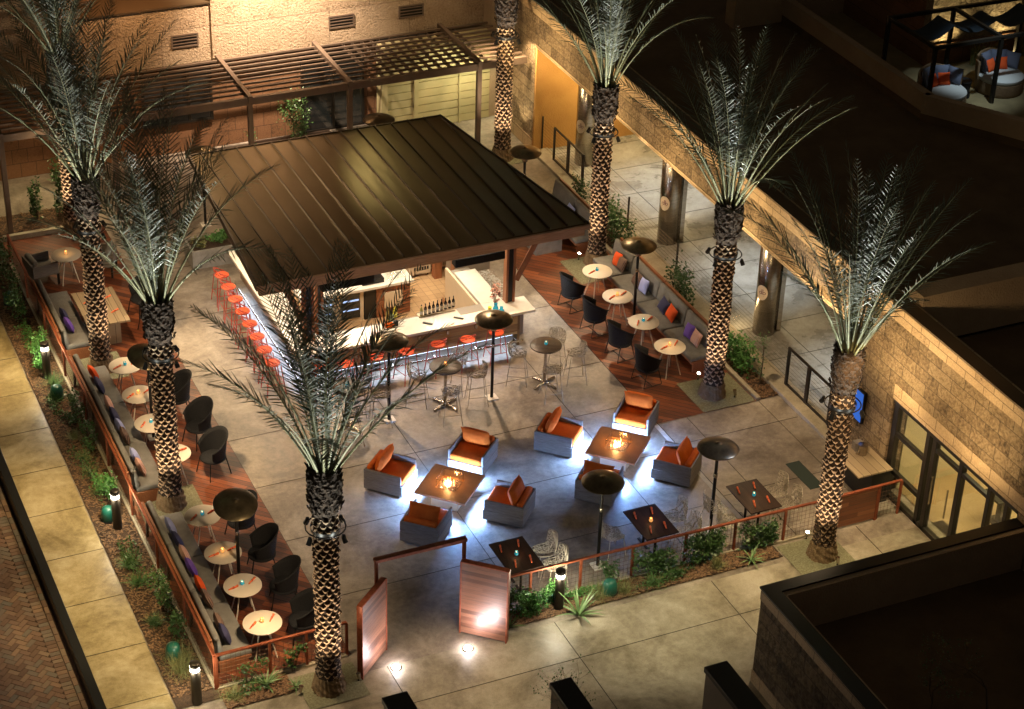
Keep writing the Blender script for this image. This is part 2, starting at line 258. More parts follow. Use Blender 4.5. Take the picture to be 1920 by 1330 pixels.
# ------------------------------------------------------------------ mesh builder
class M:
    def __init__(s, o=(0, 0, 0)): s.v = []; s.f = []; s.mi = []; s.o = Vector(o); s.T = Matrix.Identity(4); s.c = 0
    def add(s, vs, fs, mi=None):
        b = len(s.v)
        for p in vs: s.v.append((s.T @ Vector(p))-s.o)
        for f in fs: s.f.append([b+i for i in f]); s.mi.append(s.c if mi is None else mi)
        return s
    def box(s, x0, x1, y0, y1, z0, z1, mi=None):
        return s.add([(x0, y0, z0), (x1, y0, z0), (x1, y1, z0), (x0, y1, z0), (x0, y0, z1), (x1, y0, z1), (x1, y1, z1), (x0, y1, z1)],
                     [(0, 3, 2, 1), (4, 5, 6, 7), (0, 1, 5, 4), (1, 2, 6, 5), (2, 3, 7, 6), (3, 0, 4, 7)], mi)
    def bar(s, a, b, w, h, mi=None, up=(0, 0, 1)):
        a = Vector(a); b = Vector(b); d = (b-a).normalized(); u = Vector(up)
        if abs(d.dot(u)) > .99: u = Vector((0, 1, 0))
        x = d.cross(u).normalized()*w/2; y = x.cross(d).normalized()*h/2
        vs = [a-x-y, a+x-y, a+x+y, a-x+y, b-x-y, b+x-y, b+x+y, b-x+y]
        return s.add(vs, [(0, 1, 2, 3), (7, 6, 5, 4), (0, 4, 5, 1), (1, 5, 6, 2), (2, 6, 7, 3), (3, 7, 4, 0)], mi)
    def tube(s, P, r, n=6, mi=None, closed=False):
        P = [Vector(p) for p in P]; k = len(P); rs = r if isinstance(r, (list, tuple)) else [r]*k
        vs = []; ref = None
        for i, p in enumerate(P):
            if closed: d = (P[(i+1) % k]-P[i-1])
            else: d = P[min(i+1, k-1)]-P[max(i-1, 0)]
            d.normalize()
            if ref is None:
                ref = Vector((0, 0, 1)) if abs(d.z) < .9 else Vector((1, 0, 0))
            x = d.cross(ref).normalized(); y = x.cross(d).normalized(); ref = y
            for j in range(n):
                a = 2*math.pi*j/n; vs.append(p+(x*math.cos(a)+y*math.sin(a))*rs[i])
        fs = []
        for i in range(k if closed else k-1):
            for j in range(n):
                i2 = (i+1) % k; fs.append((i*n+j, i*n+(j+1) % n, i2*n+(j+1) % n, i2*n+j))
        if not closed: fs.append(tuple(range(n-1, -1, -1))); fs.append(tuple((k-1)*n+j for j in range(n)))
        return s.add(vs, fs, mi)
    def lathe(s, prof, n=24, c=(0, 0, 0), mi=None, cap=True):
        vs = []; c = Vector(c)
        for r, z in prof:
            for j in range(n):
                a = 2*math.pi*j/n; vs.append(c+Vector((r*math.cos(a), r*math.sin(a), z)))
        fs = []
        for i in range(len(prof)-1):
            for j in range(n): fs.append((i*n+j, i*n+(j+1) % n, (i+1)*n+(j+1) % n, (i+1)*n+j))
        if cap:
            fs.append(tuple(range(n-1, -1, -1))); fs.append(tuple((len(prof)-1)*n+j for j in range(n)))
        return s.add(vs, fs, mi)
    def pillow(s, c, sx, sy, sz, e=.5, n=10, mi=None, rot=None):
        """soft cushion: a superellipsoid, square in plan with pinched edges"""
        vs = []; fs = []; c = Vector(c)
        def g(x, y): return max(0, (1-abs(x)**3))**e*max(0, (1-abs(y)**3))**e
        for side in (1, -1):
            b = len(vs)
            for i in range(n+1):
                for j in range(n+1):
                    x = -1+2*i/n; y = -1+2*j/n; pin = 1-.08*(abs(x)*abs(y))**0*(1-abs(x)**4)*(abs(y)**4)-.0
                    p = Vector((x*sx/2*(1-.06*(1-y*y)*(abs(x)**6)), y*sy/2*(1-.06*(1-x*x)*(abs(y)**6)), side*sz/2*g(x, y)))
                    if rot is not None: p = rot @ p
                    vs.append(c+p)
            for i in range(n):
                for j in range(n):
                    q = (b+i*(n+1)+j, b+(i+1)*(n+1)+j, b+(i+1)*(n+1)+j+1, b+i*(n+1)+j+1)
                    fs.append(q if side > 0 else q[::-1])
        return s.add(vs, fs, mi)
    def cushion(s, x0, x1, y0, y1, z0, z1, r=.04, mi=None):
        """box cushion with rounded edges"""
        b0 = len(s.v); n = 3; xs = [x0, x0+r, x1-r, x1]; ys = [y0, y0+r, y1-r, y1]; zs = [z0, z0+r*.8, z1-r*.8, z1]
        k = .42*r
        def P(i, j, l):
            x, y, z = xs[i], ys[j], zs[l]; e = [i in (0, 3), j in (0, 3), l in (0, 3)]
            if sum(e) == 3: f = k
            elif sum(e) == 2: f = k*.7
            else: f = 0
            if f:
                if e[0]: x += f if i == 0 else -f
                if e[1]: y += f if j == 0 else -f
                if e[2]: z += f if l == 0 else -f
            return (x, y, z)
        ids = {}; vs = []; fs = []
        for i in range(4):
            for j in range(4):
                for l in range(4):
                    if i in (0, 3) or j in (0, 3) or l in (0, 3): ids[i, j, l] = len(vs); vs.append(P(i, j, l))
        for a in range(3):
            for b in range(3):
                fs.append((ids[a, b, 0], ids[a, b+1, 0], ids[a+1, b+1, 0], ids[a+1, b, 0])); fs.append((ids[a, b, 3], ids[a+1, b, 3], ids[a+1, b+1, 3], ids[a, b+1, 3]))
                fs.append((ids[a, 0, b], ids[a+1, 0, b], ids[a+1, 0, b+1], ids[a, 0, b+1])); fs.append((ids[a, 3, b], ids[a, 3, b+1], ids[a+1, 3, b+1], ids[a+1, 3, b]))
                fs.append((ids[0, a, b], ids[0, a, b+1], ids[0, a+1, b+1], ids[0, a+1, b])); fs.append((ids[3, a, b], ids[3, a+1, b], ids[3, a+1, b+1], ids[3, a, b+1]))
        return s.add(vs, fs, mi)
    def build(s, name, m, parent=None, smooth=False, bevel=0):
        me = bpy.data.meshes.new(name); me.from_pydata([tuple(p) for p in s.v], [], s.f); me.update()
        for q in (m if isinstance(m, (list, tuple)) else [m]): me.materials.append(MT[q] if isinstance(q, str) else q)
        if any(s.mi): me.polygons.foreach_set('material_index', s.mi)
        o = bpy.data.objects.new(name, me); COL.objects.link(o)
        if smooth:
            me.polygons.foreach_set('use_smooth', [True]*len(me.polygons))
            if smooth != 'all': me.set_sharp_from_angle(angle=R_(50))
        if bevel:
            md = o.modifiers.new('bevel', 'BEVEL'); md.width = bevel; md.segments = 2; md.limit_method = 'ANGLE'
        if parent is not None: o.parent = parent
        else: o.location = s.o
        return o
KIDS = {}
def thing(name, label, cat, loc=(0, 0, 0), rz=0, group=None):
    o = bpy.data.objects.new(name, None); COL.objects.link(o); o.empty_display_size = .2
    o.location = loc; o.rotation_euler = (0, 0, rz); o['label'] = label; o['category'] = cat
    if group: o['group'] = group
    return o
def tag(o, label, cat, group=None, kind=None):
    o['label'] = label; o['category'] = cat
    if group: o['group'] = group
    if kind: o['kind'] = kind
    return o
def struct(o): o['kind'] = 'structure'; return o
def kids(o): return [c for c in bpy.data.objects if c.parent == o]
def dup(root, loc, rz, label, group=None, sc=None):
    key = root.name
    if key not in KIDS: KIDS[key] = [(c, kids(c)) for c in kids(root)]
    r = root.copy(); COL.objects.link(r); r.location = loc; r.rotation_euler = (0, 0, rz); r['label'] = label
    if group: r['group'] = group
    if sc: r.scale = sc
    for c, gs in KIDS[key]:
        n = c.copy(); COL.objects.link(n); n.parent = r
        for g in gs: q = g.copy(); COL.objects.link(q); q.parent = n
    return r
def place(root, used, loc, rz, label, group=None, sc=None):
    if root.name not in used:
        used.add(root.name); KIDS[root.name] = [(c, kids(c)) for c in kids(root)]
        root.location = loc; root.rotation_euler = (0, 0, rz); root['label'] = label
        if group: root['group'] = group
        if sc: root.scale = sc
        return root
    return dup(root, loc, rz, label, group, sc)
USED = set()

def gy(px, py, Y):
    d = r2*(px-CX)+d2*(py-CY)+fwd*F_PX
    return Vector((0, 0, CAM_H))+d*(Y/d.y)
def gx(px, py, X):
    d = r2*(px-CX)+d2*(py-CY)+fwd*F_PX
    return Vector((0, 0, CAM_H))+d*(X/d.x)
def sheet(name, x0, x1, y0, y1, z, m):
    return struct(M().add([(x0, y0, z), (x1, y0, z), (x1, y1, z), (x0, y1, z)], [(0, 1, 2, 3)]).build(name, m))
# ================================================================== THE SETTING
sheet('ground', -200, 260, -120, 340, -.62, 'soil')
sheet('plaza', 6.58, 22.95, 27.6, 60, 0, 'plaza')
sheet('walkway', 5.42, 23.2, 5, 27.6, 0, 'walk')
sheet('sidewalk', 5.42, 6.58, 27.6, 60, .0, 'side')
sheet('timber_deck', 7.45, 10.08, 28.2, 46.9, .012, 'deck')
sheet('timber_deck', 19.28, 21.85, 33.12, 43.7, .012, 'deck')
sheet('arcade_floor', 22.95, 25.86, 30.9, 47.0, .05, 'arcade')
m = M(); m.box(22.46, 22.95, 29.2, 47, 0, .1); struct(m.build('kerb_strip', 'curbc', bevel=.01))
m = M(); m.box(25.8, 25.95, 30.9, 47, .05, .16); struct(m.build('white_kerb', 'curbc', bevel=.01))
m = M(); m.box(21.86, 21.97, 33.14, 41.6, 0, .08); struct(m.build('planter_kerb', 'curbc', bevel=.01))
m = M(); m.box(7.5, 9.2, 46.92, 47.05, 0, .14); struct(m.build('planter_kerb', 'curbc', bevel=.01))
# joints sawn in the concrete
J = M()
def jl(x0, y0, x1, y1, w=.012): J.bar((x0, y0, .003), (x1, y1, .003), w, .004)
for x in (13.76, 17.64): jl(x, 28.2, x, 50)
for y in (29.95, 32.05, 34.07, 36.0, 38.85, 41.5, 44, 46.6): jl(10.08, y, 19.28, y)
for y in (32.2, 30.1): jl(19.3, y, 22.4, y)
jl(20.02, 28.3, 20.02, 33.1); jl(21.9, 28.3, 21.9, 33.1)
jl(10.08, 28.2, 10.08, 46.9, .02); jl(19.28, 28.3, 19.28, 43.7, .02)
for k in range(20): jl(5.42, 25.2+1.6*k, 6.58, 25.2+1.6*k)
jl(5.42, 26.45, 22.5, 26.45); jl(6.58, 24, 6.58, 27.6)
for x in (10.6, 14.1, 17.6): jl(x, 15, x, 27.6)
jl(21.35, 26.4, 21.35, 28.1)
struct(J.build('concrete_joints', 'joint'))
J = M()
for k in range(11): J.bar((22.96, 31.5+1.5*k, .053), (25.8, 31.5+1.5*k, .053), .012, .004)
J.bar((24.1, 31, .053), (24.1, 47, .053), .012, .004)
struct(J.build('arcade_joints', 'joint'))
sheet('drain_strip', 19.16, 19.27, 28.4, 33.1, .006, 'pebb')
# planting beds
for x0, x1, y0, y1 in ((6.6, 7.44, 28.2, 60), (7.45, 8.76, 27.55, 28.16), (13.0, 19.36, 27.74, 28.3), (21.98, 22.45, 33.15, 43.6), (7.45, 10, 47.06, 48.3), (15.2, 17.6, 49.2, 50.4), (6.6, 7.44, 27.9, 28.2)):
    sheet('planting_bed', x0, x1, y0, y1, .016, 'soil')
for x0, x1, y0, y1 in ((8.85, 10.02, 26.95, 27.95), (19.4, 20.68, 27.0, 28.08), (20.46, 21.82, 33.13, 34.45), (20.45, 21.7, 39.5, 40.8), (7.6, 8.9, 33.35, 34.7), (7.5, 8.8, 39.4, 40.6), (21.0, 22.0, 46.4, 47.5)):
    sheet('gravel_pad', x0, x1, y0, y1, .02, 'dg')
# bark chips strewn over the beds
ch = M()
def chips(x0, x1, y0, y1, n):
    for _ in range(n):
        x, y = random.uniform(x0, x1), random.uniform(y0, y1); a = random.uniform(0, 3.14); l, w = random.uniform(.018, .05), random.uniform(.009, .02); z = random.uniform(.02, .045)
        c, s_ = math.cos(a), math.sin(a); t = random.uniform(-.015, .015)
        ch.add([(x-c*l-s_*w, y-s_*l+c*w, z), (x+c*l-s_*w, y+s_*l+c*w, z+t), (x+c*l+s_*w, y+s_*l-c*w, z+t), (x-c*l+s_*w, y-s_*l-c*w, z+.008)], [(0, 1, 2, 3)])
chips(6.62, 7.4, 28.2, 45, 5200); chips(7.45, 8.74, 27.57, 28.15, 900); chips(13.02, 19.3, 27.76, 28.25, 3200); chips(21.98, 22.44, 33.16, 43, 2200); chips(7.5, 10, 47.06, 48.3, 900)
ch.build('bark_mulch', 'chip')['kind'] = 'stuff'
# brick road, laid in herringbone, below the kerb wall
bm_ = bpy.data.materials.new('road_brick'); bm_.use_nodes = True; MT['brick'] = bm_
gi = N(bm_, 'ShaderNodeNewGeometry'); tc_ = N(bm_, 'ShaderNodeTexCoord'); nn = N(bm_, 'ShaderNodeTexNoise'); nn.inputs['Scale'].default_value = 60; LN(bm_, tc_.outputs['Object'], nn.inputs['Vector'])
LN(bm_, ramp(bm_, mathn(bm_, 'ADD', mathn(bm_, 'MULTIPLY', gi.outputs['Random Per Island'], .8), mathn(bm_, 'MULTIPLY', nn.outputs['Fac'], .25)), [(.1, (.1, .055, .035)), (.4, (.17, .1, .065)), (.62, (.12, .105, .085)), (.8, (.23, .14, .085)), (.95, (.14, .08, .055))]), bm_.node_tree.nodes['Principled BSDF'].inputs['Base Color'])
bm_.node_tree.nodes['Principled BSDF'].inputs['Roughness'].default_value = .7
RZ = -.3
sheet('road', -60, 5.3, 5, 60, RZ-.02, 'soil')
rb = M()
def brick(cx, cy, l, w, a, dz=0):
    c, s_ = math.cos(a), math.sin(a); z = RZ+random.uniform(-.003, .003)+dz; g = .006; l = l/2-g; w = w/2-g
    q = [(cx+u*c-v*s_, cy+u*s_+v*c) for u, v in ((-l, -w), (l, -w), (l, w), (-l, w))]
    q2 = [(cx+u*c*1.04-v*s_*1.06, cy+u*s_*1.04+v*c*1.06) for u, v in ((-l, -w), (l, -w), (l, w), (-l, w))]
    rb.add([(x, y, z) for x, y in q]+[(x, y, z-.01) for x, y in q2], [(0, 1, 2, 3), (0, 4, 5, 1), (1, 5, 6, 2), (2, 6, 7, 3), (3, 7, 4, 0)])
u = .115
for i in range(-12, 80):
    for j in range(-10, 90):
        cc = (i-j) % 4
        if cc == 0: gx_, gy_, aa = (i+1)*u, (j+.5)*u, 0
        elif cc == 3: gx_, gy_, aa = (i+.5)*u, (j+1)*u, math.pi/2
        else: continue
        X = 3.6+(gx_-gy_)*.7071; Y = 26+(gx_+gy_)*.7071
        if 2.6 < X < 4.83 and 26.0 < Y < 37: brick(X, Y, 2*u, u, aa+math.pi/4)
for k in range(100):
    brick(4.97, 25.6+k*.118, .2, .115, 0, .002)
for k in range(52): brick(5.13, 25.6+k*.23, .225, .1, math.pi/2, .002)
struct(rb.build('road_bricks', 'brick'))
m = M(); m.box(5.24, 5.42, 5, 60, -.5, .03); struct(m.build('kerb_wall', 'blk', bevel=.008))

# ------------------------------------------------------------------ right wing: stone faced building with arcade and glazed doors
b = thing('stone_building', 'tan split-face stone building with an open arcade and dark glazed doors', 'building', (22.5, 38, 0))
X0, X1, ZT, ZH = 22.5, 22.9, 4.5, 3.2
o = b.location
m = M(o)
m.box(X0, X1, 31.0, 47.0, ZH+.02, ZT-.36); m.box(X0, X1, 28.97, 31.0, 0.0, ZT-.36); m.box(X0, X1, 10, 28.97, 2.78, ZT-.36); m.box(X0, X1, 10, 24.62, 0, 2.42); m.box(X0, X1, 47.0, 49.6, .4, ZT-.36)
m.build('wall', 'stone', b)
m = M(o)
m.box(X0-.012, X1, 10, 49.6, ZT-.36, ZT); m.box(X0-.012, X1, 10, 28.97, 2.42, 2.78); m.box(X0-.012, X1, 47.0, 49.6, 0, .4); m.box(X0-.012, X1+.01, 28.97, 31, 0, .3)
m.box(X0-.012, X0+.01, 31.0, 47.0, ZH, ZH+.1)
m.build('smooth_course', 'stonef', b)
m = M(o); m.box(X0-.04, X0+.3, 10, 49.6, ZT, ZT+.045); m.build('coping', 'cap', b)
m = M(o); m.box(X1, 60, 29.6, 60, 4.1, 4.2); m.box(X1, 60, 10, 28.9, 3.5, 3.6); m.build('roof', 'rooff', b)
m = M(o); m.box(X1, 60, 29.0, 29.5, 3.6, 4.75); m.build('roof_parapet', 'stucco', b)
m = M(o); m.box(25.95, 26.2, 31, 47, 0, ZH); m.box(X1, 26.2, 30.8, 31.0, 0, ZH); m.build('arcade_wall', 'stone', b)
m = M(o); m.box(X0+.012, 26.2, 46.9, 46.995, 0, ZH); m.build('arcade_end_wall', 'ostucco', b)
m = M(o); m.box(X1, 26.2, 31, 46.9, ZH, ZH+.05); m.build('arcade_ceiling', 'stucco', b)
dr = M(o)
YA, YB, ZD = 24.62, 28.97, 2.42
for y0, y1 in ((28.8, 28.97), (27.66, 27.78), (27.42, 27.54), (26.5, 26.62), (25.55, 25.66), (25.0, 25.1), (24.62, 24.7)): dr.box(22.55, 22.68, y0, y1, 0, ZD-.12)
dr.box(22.52, 22.72, YA, YB, ZD-.12, ZD); dr.box(22.55, 22.68, YA, YB, 0, .1)
dr.box(22.56, 22.66, 27.78, 28.8, 1.55, 1.65); dr.box(22.56, 22.66, 27.78, 28.8, .62, .72); dr.box(22.56, 22.66, 26.62, 27.42, 2.0, 2.08); dr.box(22.56, 22.66, 25.66, 26.5, 2.0, 2.08)
door = dr.build('door_frame', 'dark', b, bevel=.006)
pn = M(o); pn.box(22.6, 22.61, YA, YB, .1, ZD-.12); pn.build('pane', 'glass', door)
hd = M(o); hd.tube([(22.5, 27.3, .8), (22.5, 27.3, 1.5)], .018, 8); hd.tube([(22.5, 27.66-.9, .8), (22.5, 27.66-.9, 1.5)], .018, 8); hd.build('handle', 'stl', door)
rm = M(o); rm.add([(22.92, 20, .0), (30, 20, .0), (30, 29.2, .0), (22.92, 29.2, .0)], [(0, 1, 2, 3)]); rm.build('interior_floor', mat('interior_floor', (.34, .24, .12), .3, col2=(.42, .3, .16), scale=1.2), b)
rm = M(o); rm.box(22.92, 30, 28.95, 29.2, 0, 3.3); rm.box(27.6, 27.8, 20, 28.95, 0, 3.3); rm.build('interior_wall', mat('interior_wall', (.5, .42, .25), .8, col2=(.46, .38, .22), scale=1), b)
rm = M(o); rm.box(22.92, 30, 20, 29.2, 3.3, 3.4); rm.build('interior_ceiling', 'cream', b)
def floor_piece():
    t = thing('reception_table', 'small dark table with flowers seen through the glass doors', 'table', (24.3, 27.1, 0))
    M().box(-.35, .35, -.28, .28, .68, .74).build('table_top', 'dark', t, bevel=.01)
    q = M(); q.box(-.08, .08, -.08, .08, .02, .68); q.box(-.22, .22, -.22, .22, 0, .02); q.build('pedestal', 'dark', t)
    f = thing('flower_vase', 'small vase of pale flowers on the table behind the glass doors', 'vase', (24.42, 27.0, .74))
    M().lathe([(.04, 0), (.06, .06), (.035, .14)], 12).build('vase', 'clear', f, smooth=True)
    q = M()
    for _ in range(40):
        a, r, z = random.uniform(0, 6.28), random.uniform(0, .1), random.uniform(.15, .3); q.pillow((r*math.cos(a), r*math.sin(a), z), .05, .05, .04, n=3)
    q.build('flowers', 'pk', f)
    r = M(); r.box(23.2, 26.4, 25.3, 26.4, .004, .014); tag(r.build('floor_mat', mat('grey_rug', (.12, .1, .085), .95, bump=.3, bscale=200)), 'grey runner rug on the floor inside the glass doors', 'rug')
floor_piece()
# wall screen and service counter beside the doors
t = thing('wall_screen', 'blue glowing flat screen mounted on the stone wall beside the glass doors', 'screen', (22.42, 30.25, 1.2))
M().box(-.03, .05, -.42, .42, 0.05, .82).build('screen_case', 'blk', t, bevel=.006); M().box(-.034, -.03, -.4, .4, .08, .79).build('display', 'scr', t)
t = thing('service_counter', 'slatted tan service counter against the stone wall beside the glass doors', 'counter', (22.1, 28.62, 0))
M().box(-.5, .36, -.05, 1.1, .84, .88).build('counter_top', 'teakg', t, bevel=.004); M().box(-.1, .36, .02, 1.0, 0, .84).build('cabinet', 'blk', t)
t = thing('beverage_dispenser', 'small steel beverage dispenser on the slatted service counter', 'dispenser', (22.15, 29.3, .88))
M().lathe([(.1, 0), (.1, .22), (.11, .24), (.02, .26)], 16).build('body', 'stl', t, smooth=True); M().box(-.16, -.08, -.02, .02, .03, .07).build('tap', 'stl', t); M().box(-.1, .1, .12, .28, 0, .2).build('side_can', 'greyw', t, bevel=.01)
m = M(); m.box(21.15, 21.5, 29.6, 30.65, .004, .012); tag(m.build('floor_mat', mat('green_mat', (.02, .035, .025), .8), bevel=.003), 'dark green doormat on the concrete in front of the service counter', 'doormat')

# ------------------------------------------------------------------ steel columns with round emblem signs
def column(y, lab, sl):
    t = thing('steel_column', lab, 'column', (23.55, y, .05), group='round steel columns of the arcade')
    M().lathe([(.27, 0), (.27, 3.15)], 40).build('shaft', 'stl', t, smooth='all')
    M().box(.3, .42, -.12, .1, 0, 3.15).build('rear_channel', 'stl', t)
    # oval emblem plate bent round the shaft, lettering raised on it
    zc = 1.2; sg = M(); n = 28
    vs = [];
    def cyl(u, v, r):
        a = u/.27+R_(208); return (r*math.cos(a), r*math.sin(a), zc+v)
    rings = 5
    for k in range(rings+1):
        for j in range(n):
            a = 2*math.pi*j/n; q = k/rings; uu = .15*q*math.cos(a); vv = .2*q*math.sin(a)*(1+.0*q)
            vs.append(cyl(uu, vv, .275))
    fs = [((k*n+j), (k*n+(j+1) % n), ((k+1)*n+(j+1) % n), ((k+1)*n+j)) for k in range(rings) for j in range(n)]
    sg.add(vs, fs); pl = sg.build('sign_plate', mat('sign_white', (.75, .62, .45), .5), t)
    def poly(P, w, mm, r=.279, nm='x'):
        for a, c in zip(P, P[1:]):
            du, dv = c[0]-a[0], c[1]-a[1]; L = math.hypot(du, dv) or 1; nx, ny = -dv/L*w/2, du/L*w/2
            mm.add([cyl(a[0]+nx, a[1]+ny, r), cyl(a[0]-nx, a[1]-ny, r), cyl(c[0]-nx, c[1]-ny, r), cyl(c[0]+nx, c[1]+ny, r)], [(0, 1, 2, 3)])
    L1 = M(); ring = lambda cx, cy, r, a0=0, a1=360: [(cx+r*math.cos(R_(a)), cy+r*math.sin(R_(a))) for a in range(a0, a1+1, 20)]
    poly(ring(-.035, .0, .032), .014, L1); poly([(.0, -.035), (.0, .1)], .014, L1)       # d
    poly([(.03, -.035), (.03, .1)], .014, L1); poly(ring(.065, 0, .032), .014, L1)       # b
    poly(ring(-.035, .0, .032, 0, 360), .014, L1)
    poly([(-.06, -.075), (.07, -.075)], .008, L1)
    L1.build('lettering', mat('sign_plum', (.16, .03, .05), .5), t)
    poly(ring(0, 0, .0), 0, M())
column(35.75, 'round steel column with oval emblem beside the cable railing, nearest of three', 0)
column(40.75, 'round steel column with oval emblem between two palm trunks, middle of three', 0)
column(45.75, 'pale round column with oval emblem half hidden behind a palm, farthest of three', 0)

# ------------------------------------------------------------------ railings
def frame_gate(y0, y1, ym, lab):
    t = thing('railing_gate', lab, 'railing', (22.77, y0, .1), group='two panel bronze railing gates')
    for y in (0, ym-y0-.03, ym-y0+.03, y1-y0): M().bar((0, y, 0), (0, y, 1.0), .05, .05).build('post', 'brz', t)
    for a, c in ((0, ym-y0-.03), (ym-y0+.03, y1-y0)):
        for z in (.03, .98): M().bar((0, a, z), (0, c, z), .045, .045).build('rail', 'brz', t)
    P = M()
    for a, c in ((0, ym-y0-.03), (ym-y0+.03, y1-y0)):
        for k in range(9): P.tube([(0, a, .12+k*.095), (0, c, .12+k*.095)], .004, 4)
    P.build('cable', 'stl', t)
frame_gate(31.55, 33.36, 32.5, 'two panel bronze railing gate beside the nearest steel column')
frame_gate(44.3, 46.1, 45.2, 'two panel bronze railing gate near the orange end wall')
for y0, y1, lab in ((33.4, 44.25, 'long run of thin cable railing between the railing gates, behind the right bench'), (29.2, 31.5, 'short run of cable railing between the gate and the wall screen'), (46.1, 46.9, 'short cable railing against the orange end wall')):
    t = thing('cable_railing', lab, 'railing', (22.77, y0, .1))
    P = M(); n = max(1, round((y1-y0)/2.7))
    for k in range(n+1): M().bar((0, (y1-y0)*k/n, 0), (0, (y1-y0)*k/n, 1.0), .04, .04).build('post', 'brz', t)
    for k in range(9): P.tube([(0, 0, .12+k*.1), (0, y1-y0, .12+k*.1)], .004, 4)
    P.build('cable', 'stl', t)

# ------------------------------------------------------------------ lower right building and the three stone pillars
t = thing('flat_roofed_building', 'low stone building with dark flat roof in the lower right corner', 'building', (16.8, 24.6, 0))
o = t.location; zt = 2.25
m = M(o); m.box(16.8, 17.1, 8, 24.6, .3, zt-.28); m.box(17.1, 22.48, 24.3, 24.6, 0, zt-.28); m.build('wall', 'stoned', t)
m = M(o); m.box(16.785, 17.1, 8, 24.61, zt-.28, zt-.03); m.box(16.785, 17.1, 8, 24.61, 0, .3); m.build('smooth_course', 'stonef', t)
m = M(o); m.box(17.1, 22.48, 24.28, 24.61, zt-.28, zt-.03); m.box(17.1, 17.12, 8, 24.28, 1.3, zt-.03); m.box(17.12, 22.48, 24.24, 24.28, 1.3, zt-.03); m.build('inner_parapet', 'stucco', t)
m = M(o); m.box(16.76, 17.06, 8, 24.63, zt-.03, zt+.01); m.box(17.06, 22.48, 24.36, 24.63, zt-.03, zt+.01); m.build('coping', 'blk', t)
m = M(o); m.box(17.1, 22.48, 8, 24.28, 1.2, 1.3); m.build('roof', 'rooff', t)
ledge = planks('ledger_stone', [(.06, .05, .04), (.2, .16, .11), (.12, .1, .08), (.28, .21, .14)], .045, 0, .8, .12, 'YZ')
for px, py, px2, py2, lab in ((1320, 1250, 1365, 1240, 'stacked stone pillar with dark cap, rightmost of three at the bottom edge'), (1030, 1280, 1070, 1268, 'stacked stone pillar with dark cap and vine, middle of three at the bottom edge'), (715, 1308, 765, 1298, 'stacked stone pillar with dark cap, leftmost of three at the bottom edge')):
    a = at(px, py, 2.2); c = at(px2, py2, 2.2); w = c.x-a.x
    t = thing('stone_pillar', lab, 'pillar', (a.x, a.y-2.2, 0), group='stone pillars along the front walkway')
    M().box(0.03, w-.03, 0, 2.17, 0, 2.08).build('stone_shaft', ledge, t); M().box(0, w, -.03, 2.2, 2.08, 2.2).build('cap', 'blk', t, bevel=.012)

# ------------------------------------------------------------------ back building with pergola
YW = 50.2
t = thing('stucco_building', 'tan stucco building behind the pergola with louvred vents', 'building', (14, YW, 0)); o = t.location
m = M(o); m.box(-8, 10.6, YW, YW+.6, 2.75, 5.2-.02); m.box(10.6, 14.2, YW, YW+.6, 2.75, 4.42); m.box(14.2, 22.3, YW-.06, YW+.6, 2.75, 12); m.box(-8, 14.2, YW+1.2, YW+1.8, 2, 12); m.build('upper_wall', stone('stucco_blocks', (.36, .25, .15), (.46, .34, .22), (.2, .13, .08), 2.4, 1.25, 'XZ', .35, 16), t)
m = M(o); m.box(10.62, 14.18, YW+1.15, YW+1.2, 4.42, 8); m.box(-8, 19.1, YW+.25, YW+.5, 0, 2.75); m.build('tile_wall', 'btile', t)
m = M(o); m.box(22.3, 22.9, 49.6, YW+3, 0, 9); m.build('dark_corner_wall', 'stucco', t)
m = M(o); m.box(10.62, 14.22, YW-.05, YW+1.1, 4.42, 4.47); m.build('ledge', 'cap', t)
def louvre(x0, z0):
    f = M(o); f.box(x0-.38, x0+.38, YW-.09, YW-.06, z0+.34, z0+.38); f.box(x0-.38, x0+.38, YW-.09, YW-.06, z0, z0+.04); f.box(x0-.38, x0-.34, YW-.09, YW-.06, z0+.04, z0+.34); f.box(x0+.34, x0+.38, YW-.09, YW-.06, z0+.04, z0+.34)
    f.box(x0-.34, x0+.34, YW-.063, YW-.061, z0+.04, z0+.34, 1)
    for k in range(3): f.box(x0-.34, x0+.34, YW-.085, YW-.07, z0+.1+k*.09, z0+.125+k*.09)
    f.build('louvre_vent', ['perg', 'blk'], t)
for x0, z0 in ((17.95, 3.2), (20.05, 3.22)): louvre(x0, z0)
f = M(o); x0, z0 = 13.45, 3.24
f.box(x0-.38, x0+.38, YW-.03, YW, z0+.34, z0+.38); f.box(x0-.38, x0+.38, YW-.03, YW, z0, z0+.04); f.box(x0-.38, x0-.34, YW-.03, YW, z0+.04, z0+.34); f.box(x0+.34, x0+.38, YW-.03, YW, z0+.04, z0+.34); f.box(x0-.34, x0+.34, YW-.003, YW-.001, z0+.04, z0+.34, 1)
for k in range(3): f.box(x0-.34, x0+.34, YW-.025, YW-.01, z0+.1+k*.09, z0+.125+k*.09)
f.build('louvre_vent', ['perg', 'blk'], t)
def bwin(x0, x1, z0, z1, y=YW+.2, mull=2):
    f = M(o); f.box(x0, x1, y-.03, y+.04, z1-.07, z1); f.box(x0, x1, y-.03, y+.04, z0, z0+.07)
    for k in range(mull+1):
        xx = x0+(x1-x0-.07)*k/mull; f.box(xx, xx+.07, y-.03, y+.04, z0+.07, z1-.07)
    w_ = f.build('window', 'dark', t); g = M(o); g.box(x0+.07, x1-.07, y, y+.01, z0+.07, z1-.07); g.build('pane', 'dglass', w_)
bwin(16.8, 18.7, 0, 2.4); bwin(12.2, 14.2, .9, 2.5, mull=3)
m = M(); tg = thing('cream_storage_wall', 'cream horizontal siding wall with panels behind the bar pavilion', 'wall', (19.1, 49.6, 0)); o2 = tg.location
sd = M(o2)
